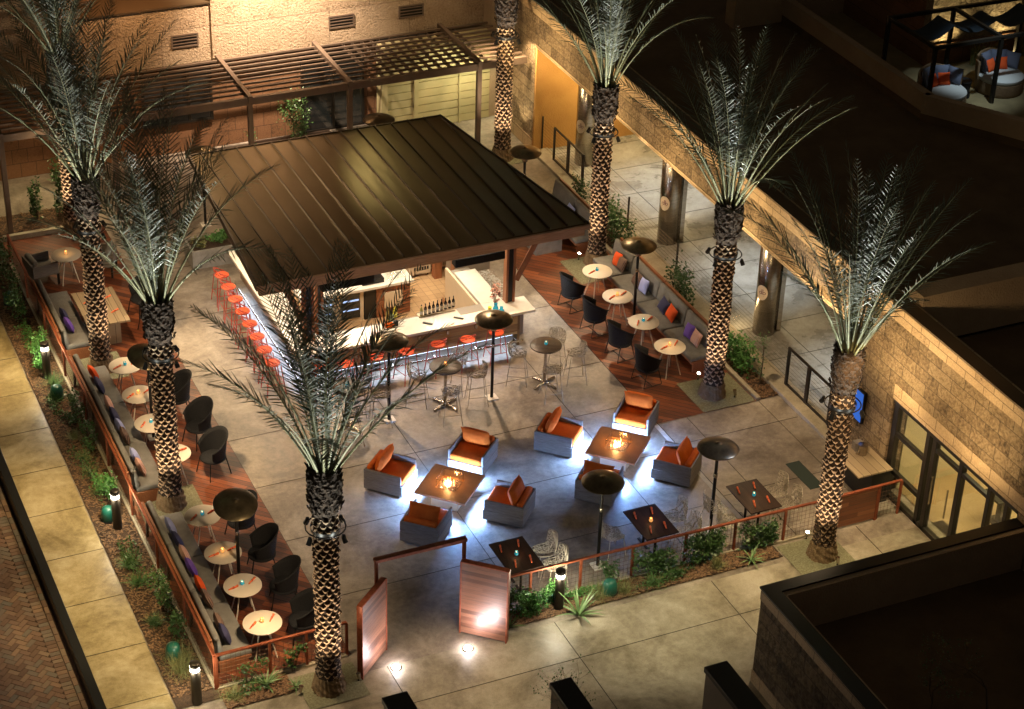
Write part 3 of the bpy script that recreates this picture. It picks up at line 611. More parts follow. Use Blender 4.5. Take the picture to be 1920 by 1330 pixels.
for k in range(11): sd.box(19.1, 22.28, 49.55+.0, 49.9, k*.24+.02, k*.24+.235)
sd.box(19.1, 22.28, 49.6, 49.9, 0, 2.68); sd.build('siding', 'garage', tg)
m = M(o2); m.box(19.9, 20.02, 49.48, 49.55, 0, 2.66); m.box(21.3, 21.36, 49.5, 49.55, 0, 2.66); m.box(18.9, 19.1, 49.5, 49.9, 0, 2.68); m.build('trim', 'garage', tg)
# pergola
tp = thing('pergola', 'brown metal pergola of thin slats against the stucco building', 'pergola', (14, 47.2, 0)); o = tp.location; ZP = 2.78
PXs = [7.75, 10.6, 14.3, 17.1, 20.9]
for x in PXs:
    m = M(o); m.bar((x, 47.2, 0), (x, 47.2, ZP), .13, .13); m.build('post', 'perg', tp, bevel=.005)
for x in PXs+[23.8]:
    m = M(o); m.box(x-.06, x+.06, 47.1, 50.1, ZP, ZP+.16); m.build('cross_beam', 'perg', tp, bevel=.005)
m = M(o)
for a, c in zip([-2]+PXs, PXs+[22.4]): m.box(a+.066, c-.066, 47.14, 47.26, ZP-.1, ZP+.1)
m.build('front_beam', 'perg', tp, bevel=.004)
m = M(o)
for a, c in zip([-2]+PXs, PXs+[22.4]):
    for k in range(9): m.box(a+.062, c-.062, 47.5+k*.29, 47.555+k*.29, ZP+.05, ZP+.1)
m.build('slat', 'perg', tp)
m = M(o)
for k in range(13): m.box(17.9+k*.28, 17.93+k*.28, 47.3, 50.0, ZP-.1, ZP+.015)
m.build('lattice_slat', 'perg', tp)

# ------------------------------------------------------------------ roof terrace, top right
ZF = 4.2
YT = 44.6
A = at(1745, 178, 4.9); B_ = at(1925, 233, 4.9)
struct(M().add([(A.x+.1, A.y+.1, ZF+.006), (B_.x+1.6, B_.y-2.0, ZF+.006), (45, B_.y-2.0, ZF+.006), (45, YT, ZF+.006), (A.x+.1, YT, ZF+.006)], [(0, 1, 2, 3, 4)]).build('terrace_floor', mat('terrace_paving', (.2, .16, .08), .6, col2=(.3, .24, .12), scale=2)))
t = thing('terrace_wall', 'low tan wall bounding the roof terrace beside the dark roof', 'wall', (28.5, 38, ZF)); o = t.location
w = M(o); w.bar((A.x, A.y, 4.66), (A.x, YT-.02, 4.66), .22, .48); w.bar((A.x-.1, A.y+.1, 4.66), (B_.x+1.5, B_.y-2.0, 4.66), .22, .48); w.build('parapet', 'stucco', t); w = M(o); w.bar((A.x, A.y, 4.28), (A.x, YT-.02, 4.28), .2, .27); w.bar((A.x-.1, A.y+.1, 4.28), (B_.x+1.5, B_.y-2.0, 4.28), .2, .27); w.build('upstand', 'rooff', t)
t = thing('terrace_building', 'upper building with brown tile wall, lit doorway and rough stone wall behind the terrace', 'building', (31, YT, ZF)); o = t.location
YR = 40.1; xc = gy(1743, 60, YR).x; zb_ = gy(1752, 83, YR).z; zo = gy(1546, 29, YT-.5).z; d0, d1 = gy(1546, 40, YT), gy(1592, 62, YT)
m = M(o); m.box(d1.x+.06, xc+.3, YT, YT+.4, ZF, 8.5); m.box(xc, xc+.3, YR+.3, YT, ZF, 7.0); m.build('tile_wall', 'btile', t)
m = M(o); m.box(xc, 44, YR, YR+.29, zb_, 9); m.build('rough_wall', stone('lit_rough_stone', (.3, .22, .13), (.42, .32, .2), (.3, .2, .1), 3, 3, 'XZ', .8, 7, False), t)
m = M(o); m.box(xc-.01, 44, YR-.06, YR+.29, ZF, zb_-.002); m.build('base_course', 'btile', t)
m = M(o); m.box(gy(1380, 5, YT-.5).x, gy(1742, 0, YT-.5).x, YT-.5, YT-.02, zo, 10); m.build('overhang', 'stucco', t)
m = M(o); m.box(d0.x-.5, d1.x+.06, YT+.02, YT+.1, ZF, zo+.5); fr_ = m.build('door_frame', 'dark', t)
m = M(o); m.box(d0.x-.4, d0.x+(d1.x-d0.x)*.4, YT+.0, YT+.018, ZF, zo+.4); m.box(d0.x+(d1.x-d0.x)*.55, d1.x-.06, YT+.0, YT+.018, ZF, zo+.4); m.build('lit_pane', emis('lit_doorway', (.85, .75, .32), .7), fr_)
t = thing('cabana_frame', 'dark steel cabana frame with draped navy canopy on the roof terrace', 'cabana', (29.8, 38.5, ZF)); o = t.location
xs = (28.83, 30.8, 33.0); ZB = 5.98
for x in xs:
    for y in (37.55, 39.6): M(o).bar((x, y, ZF), (x, y, ZB), .09, .09).build('post', 'dark', t)
for y in (37.55, 39.6): M(o).bar((28.78, y, ZB), (33, y, ZB), .09, .09).build('top_beam', 'dark', t)
for x in xs: M(o).bar((x, 37.6, ZB+.001), (x, 39.55, ZB+.001), .085, .085).build('top_beam', 'dark', t)
m = M(o); nx, ny = 40, 6; vs = []
for i in range(nx+1):
    for j in range(ny+1):
        x = 28.95+3.9*i/nx; y = 38.7+.75*j/ny; z = ZB-.06-.28*abs(math.sin(i/nx*math.pi*3.1))-.03*math.sin(j*2.1+i*.3); vs.append((x, y, z))
m.add(vs, [(i*(ny+1)+j, (i+1)*(ny+1)+j, (i+1)*(ny+1)+j+1, i*(ny+1)+j+1) for i in range(nx) for j in range(ny)]); m.build('canopy', mat('navy_canvas', (.02, .035, .05), .8), t, smooth='all')
def daybed(c, lab, po):
    t = thing('daybed', lab, 'daybed', (c.x, c.y, ZF), group='round wicker daybeds on the roof terrace')
    M().lathe([(.58, 0), (.62, .1), (.6, .34)], 28).build('base', 'wickb', t, smooth=True)
    M().lathe([(.57, .34), (.6, .38), (.6, .44), (.55, .48), (.0, .49)], 28, cap=False).build('seat_cushion', mat('pale_cushion', (.5, .52, .5), .85), t, smooth=True)
    s = M(); n = 18; vs = []
    for i in range(n+1):
        a = R_(10+160*i/n)
        for r, z in ((.62, .3), (.66, .6), (.66, .9-.1*abs(math.cos(a))), (.6, .9-.1*abs(math.cos(a))), (.6, .35)): vs.append((r*math.cos(a), r*math.sin(a), z))
    s.add(vs, [(i*5+j, (i+1)*5+j, (i+1)*5+j+1, i*5+j+1) for i in range(n) for j in range(4)]+[(0, 1, 2, 3, 4), tuple(n*5+k for k in (4, 3, 2, 1, 0))]); s.build('backrest', 'wickb', t, smooth=True)
    for k, (x, y, a) in enumerate(((-.42, .2, 60), (-.18, .42, 20), (.2, .42, -20), (.43, .18, -60))):
        q = thing('scatter_cushion', ['left end', 'left middle', 'right middle', 'right end'][k]+' blue grey back cushion of the '+lab, 'cushion', (c.x+x, c.y+y, ZF+.5), R_(a), 'blue grey daybed cushions')
        p = M(); p.pillow((0, 0, .2), .42, .42, .16, n=6, rot=Matrix.Rotation(R_(75), 3, 'X')); p.build('cushion_body', mat('slate_cushion', (.12, .14, .2), .85), q, smooth='all')
    for k, (x, y, a) in enumerate(((-.2, .18, 20), (.14, .2, -15))):
        q = thing('scatter_cushion', ['left', 'right'][k]+' small orange cushion of the '+lab, 'cushion', (c.x+x, c.y+y, ZF+.49), R_(a), 'orange daybed cushions')
        p = M(); p.pillow((0, 0, .15), .32, .32, .13, n=6, rot=Matrix.Rotation(R_(65), 3, 'X')); p.build('cushion_body', 'po', q, smooth='all')
daybed(at(1768, 168, 4.65), 'left daybed beside the terrace wall', 1)
daybed(at(1876, 138, 4.65), 'right daybed on the roof terrace', 1)
c = at(1808, 150, 4.65); t = thing('side_table', 'dark drum side table between the two daybeds', 'table', (c.x, c.y, ZF))
M().lathe([(.2, 0), (.17, .2), (.2, .42), (.21, .44), (0, .445)], 20, cap=False).build('drum', 'wick', t, smooth=True)
for px, py, lab in ((1792, 92, 'spiky grass clump in front of the lit stone wall on the terrace'), (1905, 88, 'grass clump in front of the lit wall at the right picture edge')):
    c = at(px, py, ZF); c.y = YR-.35; q = M()
    for _ in range(90):
        a, l, s_ = random.uniform(0, 6.28), random.uniform(.4, .8), random.uniform(.1, .5); x, y = random.uniform(-.3, .3), random.uniform(-.1, .1)
        d = Vector((math.cos(a)*s_, math.sin(a)*s_, 1)).normalized(); w_ = Vector((-math.sin(a), math.cos(a), 0))*.01; p = Vector((x, y, 0))
        q.add([p-w_, p+w_, p+d*l*.6+w_, p+d*l*.6-w_, p+d*l+Vector((math.cos(a), math.sin(a), -.3))*.1], [(0, 1, 2, 3), (3, 2, 4)])
    k = thing('grass_clump', lab, 'plant', c); q.build('blades', 'grassy', k)

# ================================================================== BAR PAVILION
bp = thing('bar_pavilion', 'open bar pavilion with a dark standing seam metal roof', 'bar pavilion', (15, 40, 0)); o = bp.location
ZR = 3.5
RC = [at(482, 536, ZR), at(1103, 418, ZR), at(826, 217, ZR), at(355, 292, ZR)]   # front left, front right, back right, back left
FL, FR, BR, BL = RC
m = M(o); vs = [Vector((p.x, p.y, ZR)) for p in RC]+[Vector((p.x, p.y, ZR-.05)) for p in RC]
m.add(vs, [(0, 1, 2, 3), (7, 6, 5, 4), (0, 4, 5, 1), (1, 5, 6, 2), (2, 6, 7, 3), (3, 7, 4, 0)]); m.build('roof', 'roof', bp)
m = M(o)
def edge_x(y, a, c): return a.x+(c.x-a.x)*(y-a.y)/(c.y-a.y)
x = 11.33; k = 0
while x < 19:
    y0 = FL.y+.03+(FR.y-FL.y)*(x-FL.x)/(FR.x-FL.x); y1 = BL.y-.02
    if x < BL.x: y1 = FL.y+(BL.y-FL.y)*(x-FL.x)/(BL.x-FL.x)
    if x > BR.x: y1 = FR.y+(BR.y-FR.y)*(x-FR.x)/(BR.x-FR.x)
    if y1-y0 > .1: m.box(x-.011, x+.011, y0, y1, ZR, ZR+.055)
    x += .447
m.build('standing_seam', 'seam', bp)
m = M(o)
for a, c in ((BL, BR), (BR, FR), (FL, BL)): m.bar((a.x, a.y, ZR-.06), (c.x, c.y, ZR-.06), .05, .16)
m.build('edge_trim', 'seam', bp)
m = M(o); m.box(FL.x+.05, FR.x-.1, FL.y+.02, FL.y+.14, ZR-.29, ZR-.055); m.build('front_fascia', 'fascia', bp, bevel=.006)
m = M(o); m.box(FL.x-.02, FR.x+.02, FL.y-.05, FL.y+.015, ZR-.1, ZR-.005); m.build('gutter', 'fascia', bp)
m = M(o)
for y in (37.3, 40.2, 42.8): M(o).box(11.7, 18.2, y, y+.14, ZR-.3, ZR-.06).build('roof_beam', 'post', bp)
m = M(o); m.box(11.6, 18.1, 36.95, 42.9, ZR-.062, ZR-.056); m.build('soffit', 'fascia', bp)
def wpost(x, y, z0, w=.2):
    m = M(o); m.box(x-w/2, x-w/2+.06, y-.09, y+.09, z0, ZR-.3); m.box(x+w/2-.06, x+w/2, y-.09, y+.09, z0, ZR-.3); m.box(x-w/2+.06, x+w/2-.06, y-.06, y+.06, z0, ZR-.3, 1); m.build('post', ['post', 'blk'], bp, bevel=.004)
wpost(17.62, 37.75, 1.075, .24); wpost(12.6, 37.75, 1.075, .24); wpost(13.25, 38.9, 0, .2)
for xa, ya in ((17.17, 40.05), (18.05, 42.3), (17.1, 41.1), (12.75, 42.2)): M(o).box(xa, xa+.2, ya, ya+.2, .0, ZR-.3).build('post', 'post', bp, bevel=.004)
for pa, pb in (((17.78, 37.7, 1.65), (18.35, 37.4, 3.2)), ((12.45, 37.7, 1.65), (11.8, 37.4, 3.2))): M(o).bar(pa, pb, .09, .12).build('brace', 'post', bp)
# counters
for b6 in ((12.15, 18.06, 37.15, 37.85), (12.15, 12.85, 37.853, 42.5), (16.95, 17.5, 37.853, 39.5), (17.2, 17.75, 39.9, 40.5)): M(o).box(*b6, 1.0, 1.07).build('countertop', 'ctop', bp, bevel=.008)
for b6 in ((16.3, 16.93, 37.55, 37.86, 1.071, 1.078), (12.9, 16.2, 37.86, 38.15, .84, .9), (16.9, 17.5, 39.52, 39.9, .85, .9)): M(o).box(*b6).build('service_shelf', 'ctopg', bp)
m = M(o); m.box(12.45, 17.72, 37.42, 37.5, .32, 1.0); m.build('front_panel', 'barp', bp)
for b6 in ((12.42, 12.5, 37.5, 42.4, .32, 1.0), (17.72, 17.78, 37.42, 37.9, 0, 1.0)): M(o).box(*b6).build('side_panel', 'barl', bp)
for b6 in ((12.6, 17.7, 37.6, 37.68, 0, 1.0), (12.6, 12.68, 37.683, 42.4, 0, 1.0)): M(o).box(*b6).build('toe_wall', 'ctopg', bp)
for b6 in ((12.7, 16.95, 37.683, 37.84, .0, .99), (16.88, 16.94, 37.843, 39.9, .1, 1.0), (17.76, 18.0, 42.0, 42.4, 0, 1.9)): M(o).box(*b6).build('inner_panel', 'cream', bp)
for b6 in ((16.84, 16.88, 37.843, 40.0, 0, .12), (17.13, 17.41, 40.01, 40.3, 0, .13)): M(o).box(*b6).build('base_trim', 'ftop', bp)
m = M(o); m.box(12.5, 17.6, 37.44, 37.47, .3, .318); m.box(12.44, 12.47, 37.5, 42.4, .3, .318); m.build('led_strip', 'led', bp)
m = M(o); m.tube([(12.2, 37.25, .22), (17.8, 37.25, .22)], .022, 8); m.tube([(12.25, 37.3, .22), (12.25, 42.4, .22)], .022, 8)
for k in range(6): m.tube([(12.4+k*1.05, 37.25, .22), (12.4+k*1.05, 37.5, .22)], .015, 6)
m.build('foot_rail', 'stl', bp, smooth=True)
m = M(o)
for k in range(7): m.box(13.0+k*.72, 13.06+k*.72, 37.38, 37.42, .72, .82); 
m.build('purse_hook', 'stl', bp)
m = M(o); m.add([(12.7, 37.85, .008), (18.0, 37.85, .008), (18.0, 42.9, .008), (12.7, 42.9, .008)], [(0, 1, 2, 3)])
tl = bpy.data.materials.new('floor_tile'); tl.use_nodes = True; b_ = tl.node_tree.nodes['Principled BSDF']; tcx = N(tl, 'ShaderNodeTexCoord'); brx = N(tl, 'ShaderNodeTexBrick'); brx.offset = 0
brx.inputs['Scale'].default_value = 1; brx.inputs['Brick Width'].default_value = .2; brx.inputs['Row Height'].default_value = .2; brx.inputs['Mortar Size'].default_value = .006
brx.inputs['Color1'].default_value = (.5, .33, .17, 1); brx.inputs['Color2'].default_value = (.42, .27, .14, 1); brx.inputs['Mortar'].default_value = (.25, .15, .08, 1); LN(tl, tcx.outputs['Object'], brx.inputs['Vector']); LN(tl, brx.outputs['Color'], b_.inputs['Base Color']); b_.inputs['Roughness'].default_value = .5
m.build('floor', tl, bp)
# pebble filled ledge and taupe wall at the right end
m = M(o); m.box(17.52, 18.1, 37.9, 39.9, 0, .74); m.box(17.2, 18.1, 39.95, 40.6, 0, 1.0); m.build('end_wall', mat('taupe_panel', (.24, .19, .14), .7), bp)
m = M(o)
for _ in range(420): m.pillow((random.uniform(17.56, 18.07), random.uniform(37.9, 39.85), .75), random.uniform(.03, .06), random.uniform(.03, .05), .04, n=2)
m.build('pebbles', 'pebb', bp)['kind'] = 'stuff'
# island with fridges
isl = thing('bar_island', 'back bar island with white top, glass fridges and a wood end', 'bar counter', (14.5, 39.8, 0)); o = isl.location
m = M(o); m.box(13.1, 16.0, 39.75, 40.55, .86, .93); m.build('countertop', 'ctop', isl, bevel=.006)
m = M(o); m.box(15.05, 15.93, 39.83, 40.5, 0, .86); m.build('wood_end', 'woodx', isl)
m = M(o); m.box(15.25, 15.72, 39.80, 39.826, .25, .68); m.build('door_panel', 'cream', isl, bevel=.004)
m = M(o); m.box(14.75, 15.05, 39.85, 40.5, 0, .86); m.build('drawer_unit', 'dark', isl)
for x in (13.35, 14.05):
    m = M(o); m.box(x, x+.68, 39.86, 40.5, 0, .86); f = m.build('fridge', 'cream', isl); m = M(o); m.box(x+.1, x+.58, 39.835, 39.856, .12, .78); m.build('fridge_door', 'dglass', f)
    fl_ = mat('fridge_light', (.3, .4, .7), .4, emit=(.4, .6, 1), es=.8)
    for z0, z1 in ((.6, .64), (.35, .38)): M(o).box(x+.14, x+.54, 39.82, 39.833, z0, z1).build('shelf', fl_, f)
c = at(712, 517, .93); t = thing('cash_register', 'cash register with bright blue screen on the island', 'register', (15.0, 39.95, .93))
M().box(-.28, .28, -.05, .35, 0, .12).build('drawer', 'blk', t); q = M(); q.bar((0, .1, .12), (0, .16, .25), .08, .06); q.add([(-.2, .06, .2), (.2, .06, .2), (.2, .2, .44), (-.2, .2, .44), (-.2, .09, .19), (.2, .09, .19), (.2, .23, .43), (-.2, .23, .43)], [(3, 2, 1, 0), (4, 5, 6, 7), (0, 1, 5, 4), (1, 2, 6, 5), (2, 3, 7, 6), (3, 0, 4, 7)]); q.build('screen_housing', 'blk', t)
q = M(); q.add([(-.18, .062, .215), (.18, .062, .215), (.18, .19, .425), (-.18, .19, .425)], [(0, 1, 2, 3)]); q.T = Matrix.Identity(4)
for i in range(len(q.v)): q.v[i] += Vector((0, -.008, .004))
q.build('display', 'pos', t)
def cabinet(px, py, w, lab, vent):
    c = at(px, py, 0); t = thing('bar_cabinet', lab, 'cabinet', (c.x, c.y, 0))
    M().box(-w/2, w/2, 0, .5, .08, .8).build('body', 'cream', t, bevel=.01)
    q = M()
    if vent:
        for i in range(6):
            for j in range(4): q.box(-w/2+.14+i*.07, -w/2+.19+i*.07, -.006, 0, .2+j*.12, .29+j*.12)
        q.build('vent', 'dark', t)
    else: q.box(-w/2+.04, w/2-.04, -.012, 0, .14, .76); q.build('door', 'teakg', t, bevel=.003)
    q = M()
    for x in (-w/2+.06, w/2-.06): q.tube([(x, .06, 0), (x, .06, .08)], .025, 8)
    q.build('foot', 'blk', t)
cabinet(787, 520, .6, 'cream ice machine with a vent grille behind the island', True); cabinet(818, 508, .7, 'cream cabinet beside the ice machine behind the island', False)
t = thing('wine_cabinet', 'blonde wood cabinet with bottles at the far side of the bar', 'cabinet', (17.9, 41.3, 0)); M().box(-.3, .3, 0, 1.2, 0, 1.0).build('body', 'cream', t, bevel=.01)
# infra red heaters hanging under the eave
for px, py, z, lab, w in ((897, 490, 2.45, 'black box heater hanging under the front eave, right one', 1.25), (650, 535, 2.45, 'black box heater hanging under the front eave, left one', 1.25)):
    c = at(px, py, z); t = thing('eave_heater', lab, 'heater', (c.x, c.y, z), group='black heaters hanging under the eave')
    M().box(-w/2, w/2, -.12, .12, 0, .2).build('housing', mat('heater_housing', (.014, .013, .012), .7, spec=.15), t, bevel=.01); q = M(); q.tube([(-w/3, 0, .2), (-w/3, 0, ZR-z-.3)], .012, 6); q.tube([(w/3, 0, .2), (w/3, 0, ZR-z-.3)], .012, 6); q.build('hanger', 'blk', t)
# bottles, glasses and vases
def bottle(c, h, r, m_, lab, grp, cap='blk', label=True):
    t = thing('bottle', lab, 'bottle', c, group=grp)
    M().lathe([(r*.9, 0), (r, .01), (r, h*.58), (r*.75, h*.68), (r*.34, h*.76), (r*.34, h*.93)], 12).build('glass_body', m_, t, smooth=True)
    M().lathe([(r*.36, h*.9), (r*.36, h)], 10).build('cap', cap, t)
    if label: M().lathe([(r*1.02, h*.16), (r*1.02, h*.44)], 12, cap=False).build('paper_label', 'ctop', t, smooth=True)
MT['wine'] = mat('wine_glass', (.02, .012, .012), .08, coat=1); MT['winew'] = mat('white_wine', (.5, .42, .12), .1, coat=1); MT['yell'] = mat('yellow_glass', (.6, .5, .05), .1, coat=1, emit=(.6, .5, .05), es=.15); MT['paleg'] = mat('pale_green_glass', (.4, .45, .25), .1, coat=1)
names = ['first', 'second', 'third', 'fourth', 'fifth', 'sixth', 'seventh', 'eighth', 'ninth']
a, c = at(790, 594, 1.07), at(850, 577, 1.07)
t = thing('bottle_tray', 'long wooden tray under the row of wine bottles on the bar', 'tray', ((a.x+c.x)/2, (a.y+c.y)/2, 1.075)); d = c-a
M().box(-.5, .42, -.09, .09, 0, .015).build('tray_board', 'cream', t, bevel=.004); 
q = M(); q.box(-.5, .42, -.1, -.09, 0, .03); q.box(-.5, .42, .09, .1, 0, .03); q.build('tray_rim', 'cream', t)
for k in range(9):
    bottle(a+d*(k/8)+Vector((0, .0, .022)), .3, .037, 'winew' if k == 0 else 'wine', names[k]+' wine bottle from the left on the wooden tray', 'wine bottles on the tray')
bottle(at(727, 600, 1.07), .34, .05, 'winew', 'clear round bottle left of the wine tray on the bar', 'syrup bottles on the bar', label=False)
bottle(at(741, 595, 1.07), .34, .055, 'yell', 'yellow round bottle left of the wine tray on the bar', 'syrup bottles on the bar', label=False)
bottle(at(734, 601, 1.07), .24, .06, 'paleg', 'squat pale green bottle between two taller bottles on the bar', 'syrup bottles on the bar', label=False)
ORD = ['first', 'second', 'third', 'fourth', 'fifth', 'sixth', 'seventh', 'eighth', 'ninth', 'tenth', 'eleventh', 'twelfth', 'thirteenth', 'fourteenth']
for k in range(14):
    px = 611+k*6.6+random.uniform(-1, 1); c = at(px, 536-(px-611)*.17, .93); c.y += .12
    bottle(Vector((c.x, c.y, .93)), random.uniform(.24, .34), .036, random.choice(['wine', 'winew', 'wine', 'yell', 'fglass']), ORD[k]+' liquor bottle from the left on the back island', 'liquor bottles on the back island')
for i in range(6):
    for j in range(3):
        t = thing('glass', ORD[i]+' clear glass from the left in the '+('front', 'middle', 'back')[j]+' row beside the register', 'glass', (15.42+i*.085, 40.0+j*.12, .93), group='clear glasses beside the register')
        M().lathe([(.03, 0), (.006, .01), (.006, .07), (.03, .1), (.035, .17)], 10, cap=False).build('bowl', 'clear', t, smooth=True)
for px, py, lab in ((802, 607, 'left black menu on the white bar top'), (860, 597, 'right black menu on the white bar top')):
    c = at(px, py, 1.075); t = M(); t.T = Matrix.Translation(c) @ Matrix.Rotation(R_(-40), 4, 'Z'); t.box(-.12, .12, -.03, .03, 0, .015); ob = t.build('menu_holder', 'blk', bevel=.004); tag(ob, lab, 'menu', 'black menus on the bar')
for px, py, h, mm, lab in ((918, 594, .26, 'yell', 'pale yellow glass vase left on the bar corner'), (929, 592, .34, 'cglb', 'tall blue glass vase with orchids on the bar corner'), (940, 591, .22, 'cglb', 'short pale blue jar on the bar corner')):
    c = at(px, py, 1.075); t = thing('vase', lab, 'vase', c, group='coloured vases on the bar corner'); M().lathe([(.05, 0), (.07, .04), (.07, h*.6), (.04, h*.8), (.045, h)], 14).build('body', mm, t, smooth=True)
c = at(929, 592, 1.075); t = thing('orchid', 'coral orchid stems standing in the tall blue vase', 'plant', (c.x, c.y, 1.4)); q = M()
for k in range(4): q.tube([(0, 0, -.1), (.02*k-.05, .02, .15), (.06*k-.12, .03, .45)], .006, 5)
q.build('stem', 'agave', t); q = M()
for _ in range(60):
    z = random.uniform(.05, .5); q.pillow((random.uniform(-.12, .1), random.uniform(-.05, .08), z), .05, .05, .03, n=3, rot=Matrix.Rotation(random.uniform(0, 3), 3, 'X'))
q.build('blossoms', 'pk', t)
t = thing('bar_caddy', 'orange and black condiment caddy on the bar behind the yellow bottle', 'caddy', at(730, 612, 1.07)); M().box(-.1, .1, -.07, .07, 0, .07).build('tray_box', 'orange', t, bevel=.01); M().box(.12, .2, -.05, .05, 0, .12).build('napkin_box', 'blk', t)
# ================================================================== FURNITURE
def place_list(root, items, grp):
    for loc, rz, lab in items: place(root, USED, loc, rz, lab, grp)
# round dining tables
t = thing('round_table', 'x', 'table')
M().lathe([(.36, .715), (.372, .722), (.372, .735), (.366, .74), (0, .741)], 40, cap=False).build('table_top', 'tbl', t, smooth=True)
for k in range(4):
    a = R_(45+90*k); M().tube([(.1*math.cos(a), .1*math.sin(a), .715), (.3*math.cos(a), .3*math.sin(a), 0)], [.017, .012], 8).build('leg', 'wht', t, smooth=True)
rt = t; TABS = []
def tabs(pix, labs, grp):
    for (px, py), lab in zip(pix, labs):
        c = at(px, py, .74); c.z = .012; TABS.append((c, lab)); place(rt, USED, c, R_(random.uniform(-15, 15)), lab, grp)
tabs([(1120, 509), (1158, 556), (1207, 604), (1256, 650)], ['farthest white round table of the right deck', 'second farthest white round table of the right deck', 'second nearest white round table of the right deck', 'nearest white round table of the right deck'], 'white round tables on the right deck')
tabs([(380, 967), (418, 1037), (455, 1098), (492, 1168)], ['white round table left of the tilted heater shade', 'white round table second along the front left bench', 'white round table third along the front left bench', 'white round table nearest the front left fence corner'], 'white round tables on the left deck')
tabs([(235, 686), (260, 740), (284, 794), (325, 851)], ['white round table far along the middle left bench', 'white round table second along the middle left bench', 'white round table third along the middle left bench', 'white round table nearest along the middle left bench'], 'white round tables on the left deck')
tabs([(124, 478)], ['lone white round table between two square armchairs'], 'white round tables on the left deck')
# napkins and candles
nq = thing('rolled_napkin', 'x', 'napkin'); q = M(); q.tube([(-.11, 0, .018), (-.03, .002, .02), (.05, 0, .016), (.11, 0, .02)], [.013, .018, .02, .024], 7); q.build('roll', 'nap', nq, smooth=True); q = M(); q.tube([(-.01, 0, .02), (.02, 0, .02)], .0215, 8); q.build('band', 'corl', nq)
cb = thing('candle_holder', 'x', 'candle'); M().lathe([(.03, 0), (.042, .02), (.042, .04), (.028, .055), (.03, .085)], 12, cap=False).build('jar', 'cglb', cb, smooth=True); M().lathe([(.012, .01), (.012, .05), (.004, .075)], 8).build('flame', 'cand', cb)
ca = thing('candle_holder', 'x', 'candle'); M().lathe([(.03, 0), (.042, .02), (.042, .04), (.028, .055), (.03, .085)], 12, cap=False).build('jar', 'cgla', ca, smooth=True); M().lathe([(.012, .01), (.012, .05), (.004, .075)], 8).build('flame', 'cand', ca)
NAPS = []
for i, (c, lab) in enumerate(TABS):
    zz = .753; T = lab.replace('second farthest ', 'second far ')
    if i < 12:
        for s_, w in ((-1, 'left'), (1, 'right')):
            if i == 0 and s_ == 1: continue
            place(nq, USED, (c.x+s_*.2*(1 if i >= 4 else .9), c.y+s_*.04, zz), R_(30+random.uniform(-25, 25)), w+' orange rolled napkin on the '+T, 'orange rolled napkins')
    amber = i in (1, 3, 5, 7, 9, 12)
    place(ca if amber else cb, USED, (c.x, c.y+.02, zz), 0, ('amber' if amber else 'blue')+' glass candle holder on the '+T, 'glass candle holders')
    if amber: pt((c.x, c.y+.02, zz+.14), .25, (1, .5, .15), .02)
# woven armchairs, rounded back (left deck)
def bucket(name, sled):
    t = thing(name, 'x', 'armchair'); n = 22; rows = 7; s_ = M(); vs = []
    for i in range(n+1):
        a = R_(-125+250*i/n); f = math.cos(a/1.39*1.0) if abs(a) < R_(125) else 0; hh = .30+.33*max(0, math.cos(a*.72))**1.2
        for j in range(rows+1):
            k = j/rows; r = .24+.08*k**.8; z = .4+(hh+.0)*k-.02; vs.append((-r*math.cos(a)*1.05, r*math.sin(a)*1.02, z))
    for i in range(n+1):
        a = R_(-125+250*i/n); hh = .30+.33*max(0, math.cos(a*.72))**1.2
        for j in range(rows+1):
            k = j/rows; r = .225+.08*k**.8; z = .4+(hh+.0)*k-.02; vs.append((-r*math.cos(a)*1.05, r*math.sin(a)*1.02, z))
    w = rows+1; off = (n+1)*w; fs = []
    for i in range(n):
        for j in range(rows): p = i*w+j; fs.append((p, p+1, p+w+1, p+w)); fs.append((off+p, off+p+w, off+p+w+1, off+p+1))
    for i in range(n): p = i*w+rows; fs.append((p, off+p, off+p+w, p+w)); p = i*w; fs.append((p, p+w, off+p+w, off+p))
    for j in range(rows): p = j; fs.append((p, off+p, off+p+1, p+1)); p = n*w+j; fs.append((p, p+1, off+p+1, off+p))
    s_.add(vs, fs); s_.build('backrest', 'wick', t, smooth='all')
    q = M(); q.lathe([(.0, .365), (.25, .37), (.285, .4), (.28, .44), (.2, .455), (0, .45)], 24, cap=False); q.build('seat', 'wick', t, smooth='all')
    q = M(); P = []
    for i in range(n+1):
        a = R_(-125+250*i/n); hh = .30+.33*max(0, math.cos(a*.72))**1.2; P.append((-.325*math.cos(a)*1.05, .325*math.sin(a)*1.02, .385+hh))
    q.tube(P, .016, 6); q.build('rim', 'wick', t, smooth=True)
    q = M()
    if sled:
        for y in (-.24, .24): q.tube([(.16, y, .4), (.26, y*1.1, .02), (-.24, y*1.1, .02), (-.16, y, .42)], .012, 6)
        q.tube([(.0, -.26, .02), (0, .26, .02)], .011, 6); q.build('sled_base', 'blk', t, smooth=True)
    else:
        for x, y in ((.2, .2), (.2, -.2), (-.2, .2), (-.2, -.2)): M().tube([(x, y, .4), (x*1.35, y*1.3, 0)], .013, 7).build('leg', 'blk', t, smooth=True)
    return t
wc = bucket('woven_armchair', False)
